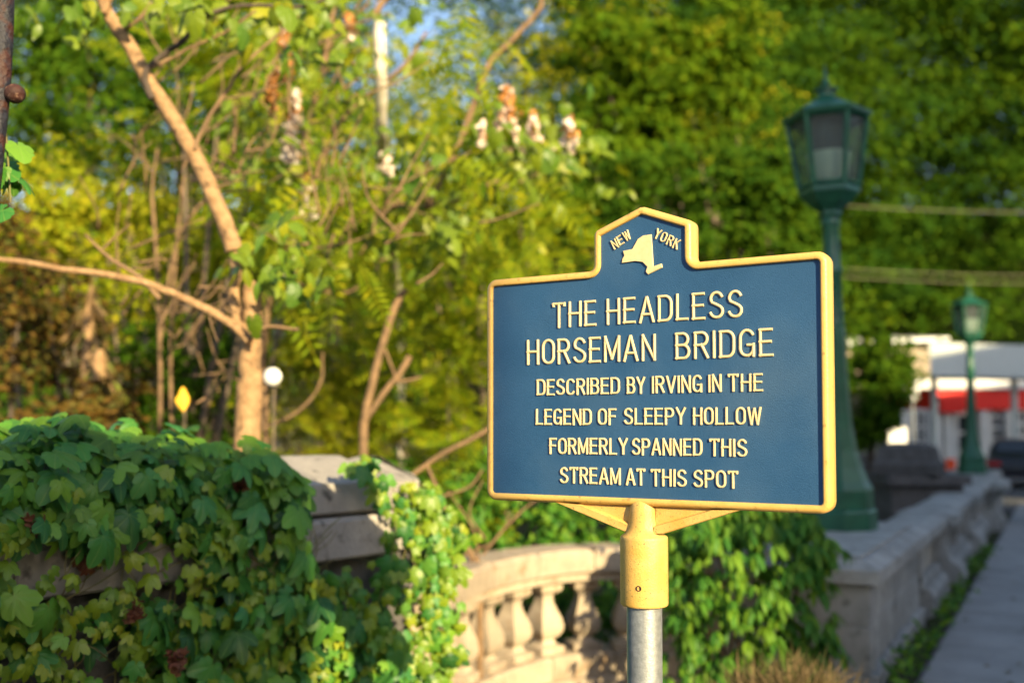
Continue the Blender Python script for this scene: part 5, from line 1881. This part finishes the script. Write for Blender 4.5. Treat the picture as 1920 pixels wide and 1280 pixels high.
# traffic and shop signs by the station, utility wires, street shrub tree
leafy('street_tree', (X(1660, 19), 20, 0), CC([(1640, 690, 20, .75), (1675, 690, 20, .45), (1620, 750, 20, .7), (1665, 745, 20, .45), (1640, 655, 20.5, .4), (1600, 810, 20, .5), (1640, 790, 20, .4), (1600, 690, 20, .7)]), 60, .13, 'wood_b',
      'dark green street tree right behind the near lamp post', 'tree', None, 'bark_dark')
for px, py, y, w_, h_, m_, lab in ((1712, 735, 24, .26, .42, 'white', 'small white street sign hanging at the edge of the street tree'), (1683, 830, 27, .5, .85, 'white', 'white board leaning behind the pyramid capped pier'),
                                 (1783, 870, 30, .30, .34, 'orange', 'orange red box beside the far pier')):
    c_ = P(px, py, y)
    e = empty('street_sign', (c_.x, c_.y, 0), lab, 'sign')
    mb = MB(); mb.box(tuple(c_), (w_, .03, h_), bev=.01); mb.build('board', M[m_], e)
    mb = MB(); mb.tube([(c_.x, c_.y + .04, -.05), (c_.x, c_.y + .04, c_.z + h_ / 2 - .02)], .03, 8); mb.build('post', M['galv'], e)
for py0, lab in ((381, 'upper utility cable crossing behind the lantern'), (499, 'lower utility cable crossing behind the lamp post'), (514, 'third utility cable running just under the lower one')):
    a_, b_ = P(1500, py0, 33), P(2300, py0 + 6, 33)
    e = empty('utility_cable', tuple(a_), lab, 'cable', 'utility cables')
    pts = [a_.lerp(b_, i / 12) - Vector((0, 0, .25 * math.sin(math.pi * i / 12))) for i in range(13)]
    MB().tube(pts, .012, 5).build('cable', M['wire'], e)

# ================================================================== NEAR DARK POST AT THE LEFT EDGE
pts = [P(8, -60, 3.0), P(5, 60, 3.0), P(-2, 180, 3.0), P(-14, 300, 3.0), P(-24, 420, 3.0), P(-45, 800, 3.0), P(-75, 1400, 3.0)]
e = empty('iron_post', (pts[-1].x, 3.0, .2), 'dark peeling iron post at the upper left edge with a rusty round knob', 'post')
mb = MB(); mb.tube(spline(pts, 5), .031, 14); mb.build('shaft', M['rust'], e, smooth=60)
c_ = P(31, 176, 2.99)
mb = MB()
pr = [(.001, -.030), (.014, -.028), (.023, -.020), (.029, -.008), (.030, 0), (.027, .012), (.018, .024), (.001, .030)]
vs = []
for r, o_ in pr:
    for i in range(16):
        an = 2 * math.pi * i / 16
        vs.append(c_ + Vector((o_ - .004, math.cos(an) * r, math.sin(an) * r)))
mb.add(vs, [(a * 16 + i, a * 16 + (i + 1) % 16, (a + 1) * 16 + (i + 1) % 16, (a + 1) * 16 + i) for a in range(7) for i in range(16)])
mb.build('knob', M['rust_knob'], e, smooth=True)
MB().tube([P(-6, 172, 3.0), P(22, 175, 3.0)], .009, 8).build('bolt', M['rust'], e)
pos, Rm, Sm = sprays([(10, 230), (25, 270), (5, 320), (12, 390), (35, 340), (20, 300)], 3.1, 9, .075, 12, .05)
e2 = empty('hanging_leaves', (P(10, 230, 3.1).x, 3.1, P(10, 180, 3.1).z), 'few dark leaves hanging beside the iron post at the left edge', 'vine')
leaf_objects('leaf', [x.mesh('dark_leaf', M['ivy']) for x in (broad_t[1], ivy_tmpl[3])], pos, Rm, Sm, e2, tuple(e2.location))
MB().tube(spline([P(-10, 190, 3.1), P(8, 230, 3.1), P(15, 300, 3.1), P(20, 380, 3.1)], 4), .003, 5).build('stem', M['vine'], e2)

# ================================================================== UNSEEN BUILDINGS ADDED BEHIND THE VIEWPOINT TO CAST THE SHADE
def along_sun(u, t, z):
    """place t metres towards the sun, u metres across it"""
    hs = Vector((SUN.x, SUN.y, 0)).normalized()
    ac = Vector((-hs.y, hs.x, 0))
    return hs * t + ac * u + Vector((0, 0, z))


def shade_block(u0, u1, t0, t1, h, label, name='shade_block', roof=2.5):  # unseen brick block, sized and placed to shade part of the view
    a = along_sun((u0 + u1) / 2, t0, 0)
    e = empty(name, (a.x, a.y, 0), label, 'shade_block')
    q = [along_sun(u0, t0, 0), along_sun(u1, t0, 0), along_sun(u1, t1, 0), along_sun(u0, t1, 0)]
    pl_ = plan(q)
    ar = sum(pl_[i][0] * pl_[(i + 1) % 4][1] - pl_[(i + 1) % 4][0] * pl_[i][1] for i in range(4))
    if ar < 0: pl_ = pl_[::-1]
    MB().prism(pl_, -.1, h).build('wall', M['brick'], e)
    MB().prism(offset_poly(pl_, -.15), h, h + .3).build('roof', M['roof_tile'], e)
    for k in range(3):
        f = (k + .5) / 3
        c_ = along_sun(u0 + (u1 - u0) * f, t0 - .04, h * .5)
        mb = MB(); mb.box(tuple(c_), (1.1, .12, 1.6), math.atan2(SUN.y, SUN.x) + math.pi / 2); w_ = mb.build('window', M['white'], e)
        c_ = along_sun(u0 + (u1 - u0) * f, t0 - .11, h * .5)
        mb = MB(); mb.box(tuple(c_), (.9, .04, 1.4), math.atan2(SUN.y, SUN.x) + math.pi / 2); mb.build('pane', M['dark_glass'], w_)
    return e


shade_block(-14, 1.22, 12, 22, 7.15, 'added unseen brick block behind the viewpoint, shading the ivy')
shade_block(4.72, 6.25, 12, 24, 6.95, 'added low unseen brick block behind the viewpoint, shading the near end of the lamp pier')
shade_block(6.3, 21, 12, 24, 11.3, 'added tall unseen brick block behind the viewpoint, shading the lamp pier and sidewalk')
shade_block(23, 48, 12, 26, 17.0, 'added highest unseen brick block behind the viewpoint, shading the filling station')
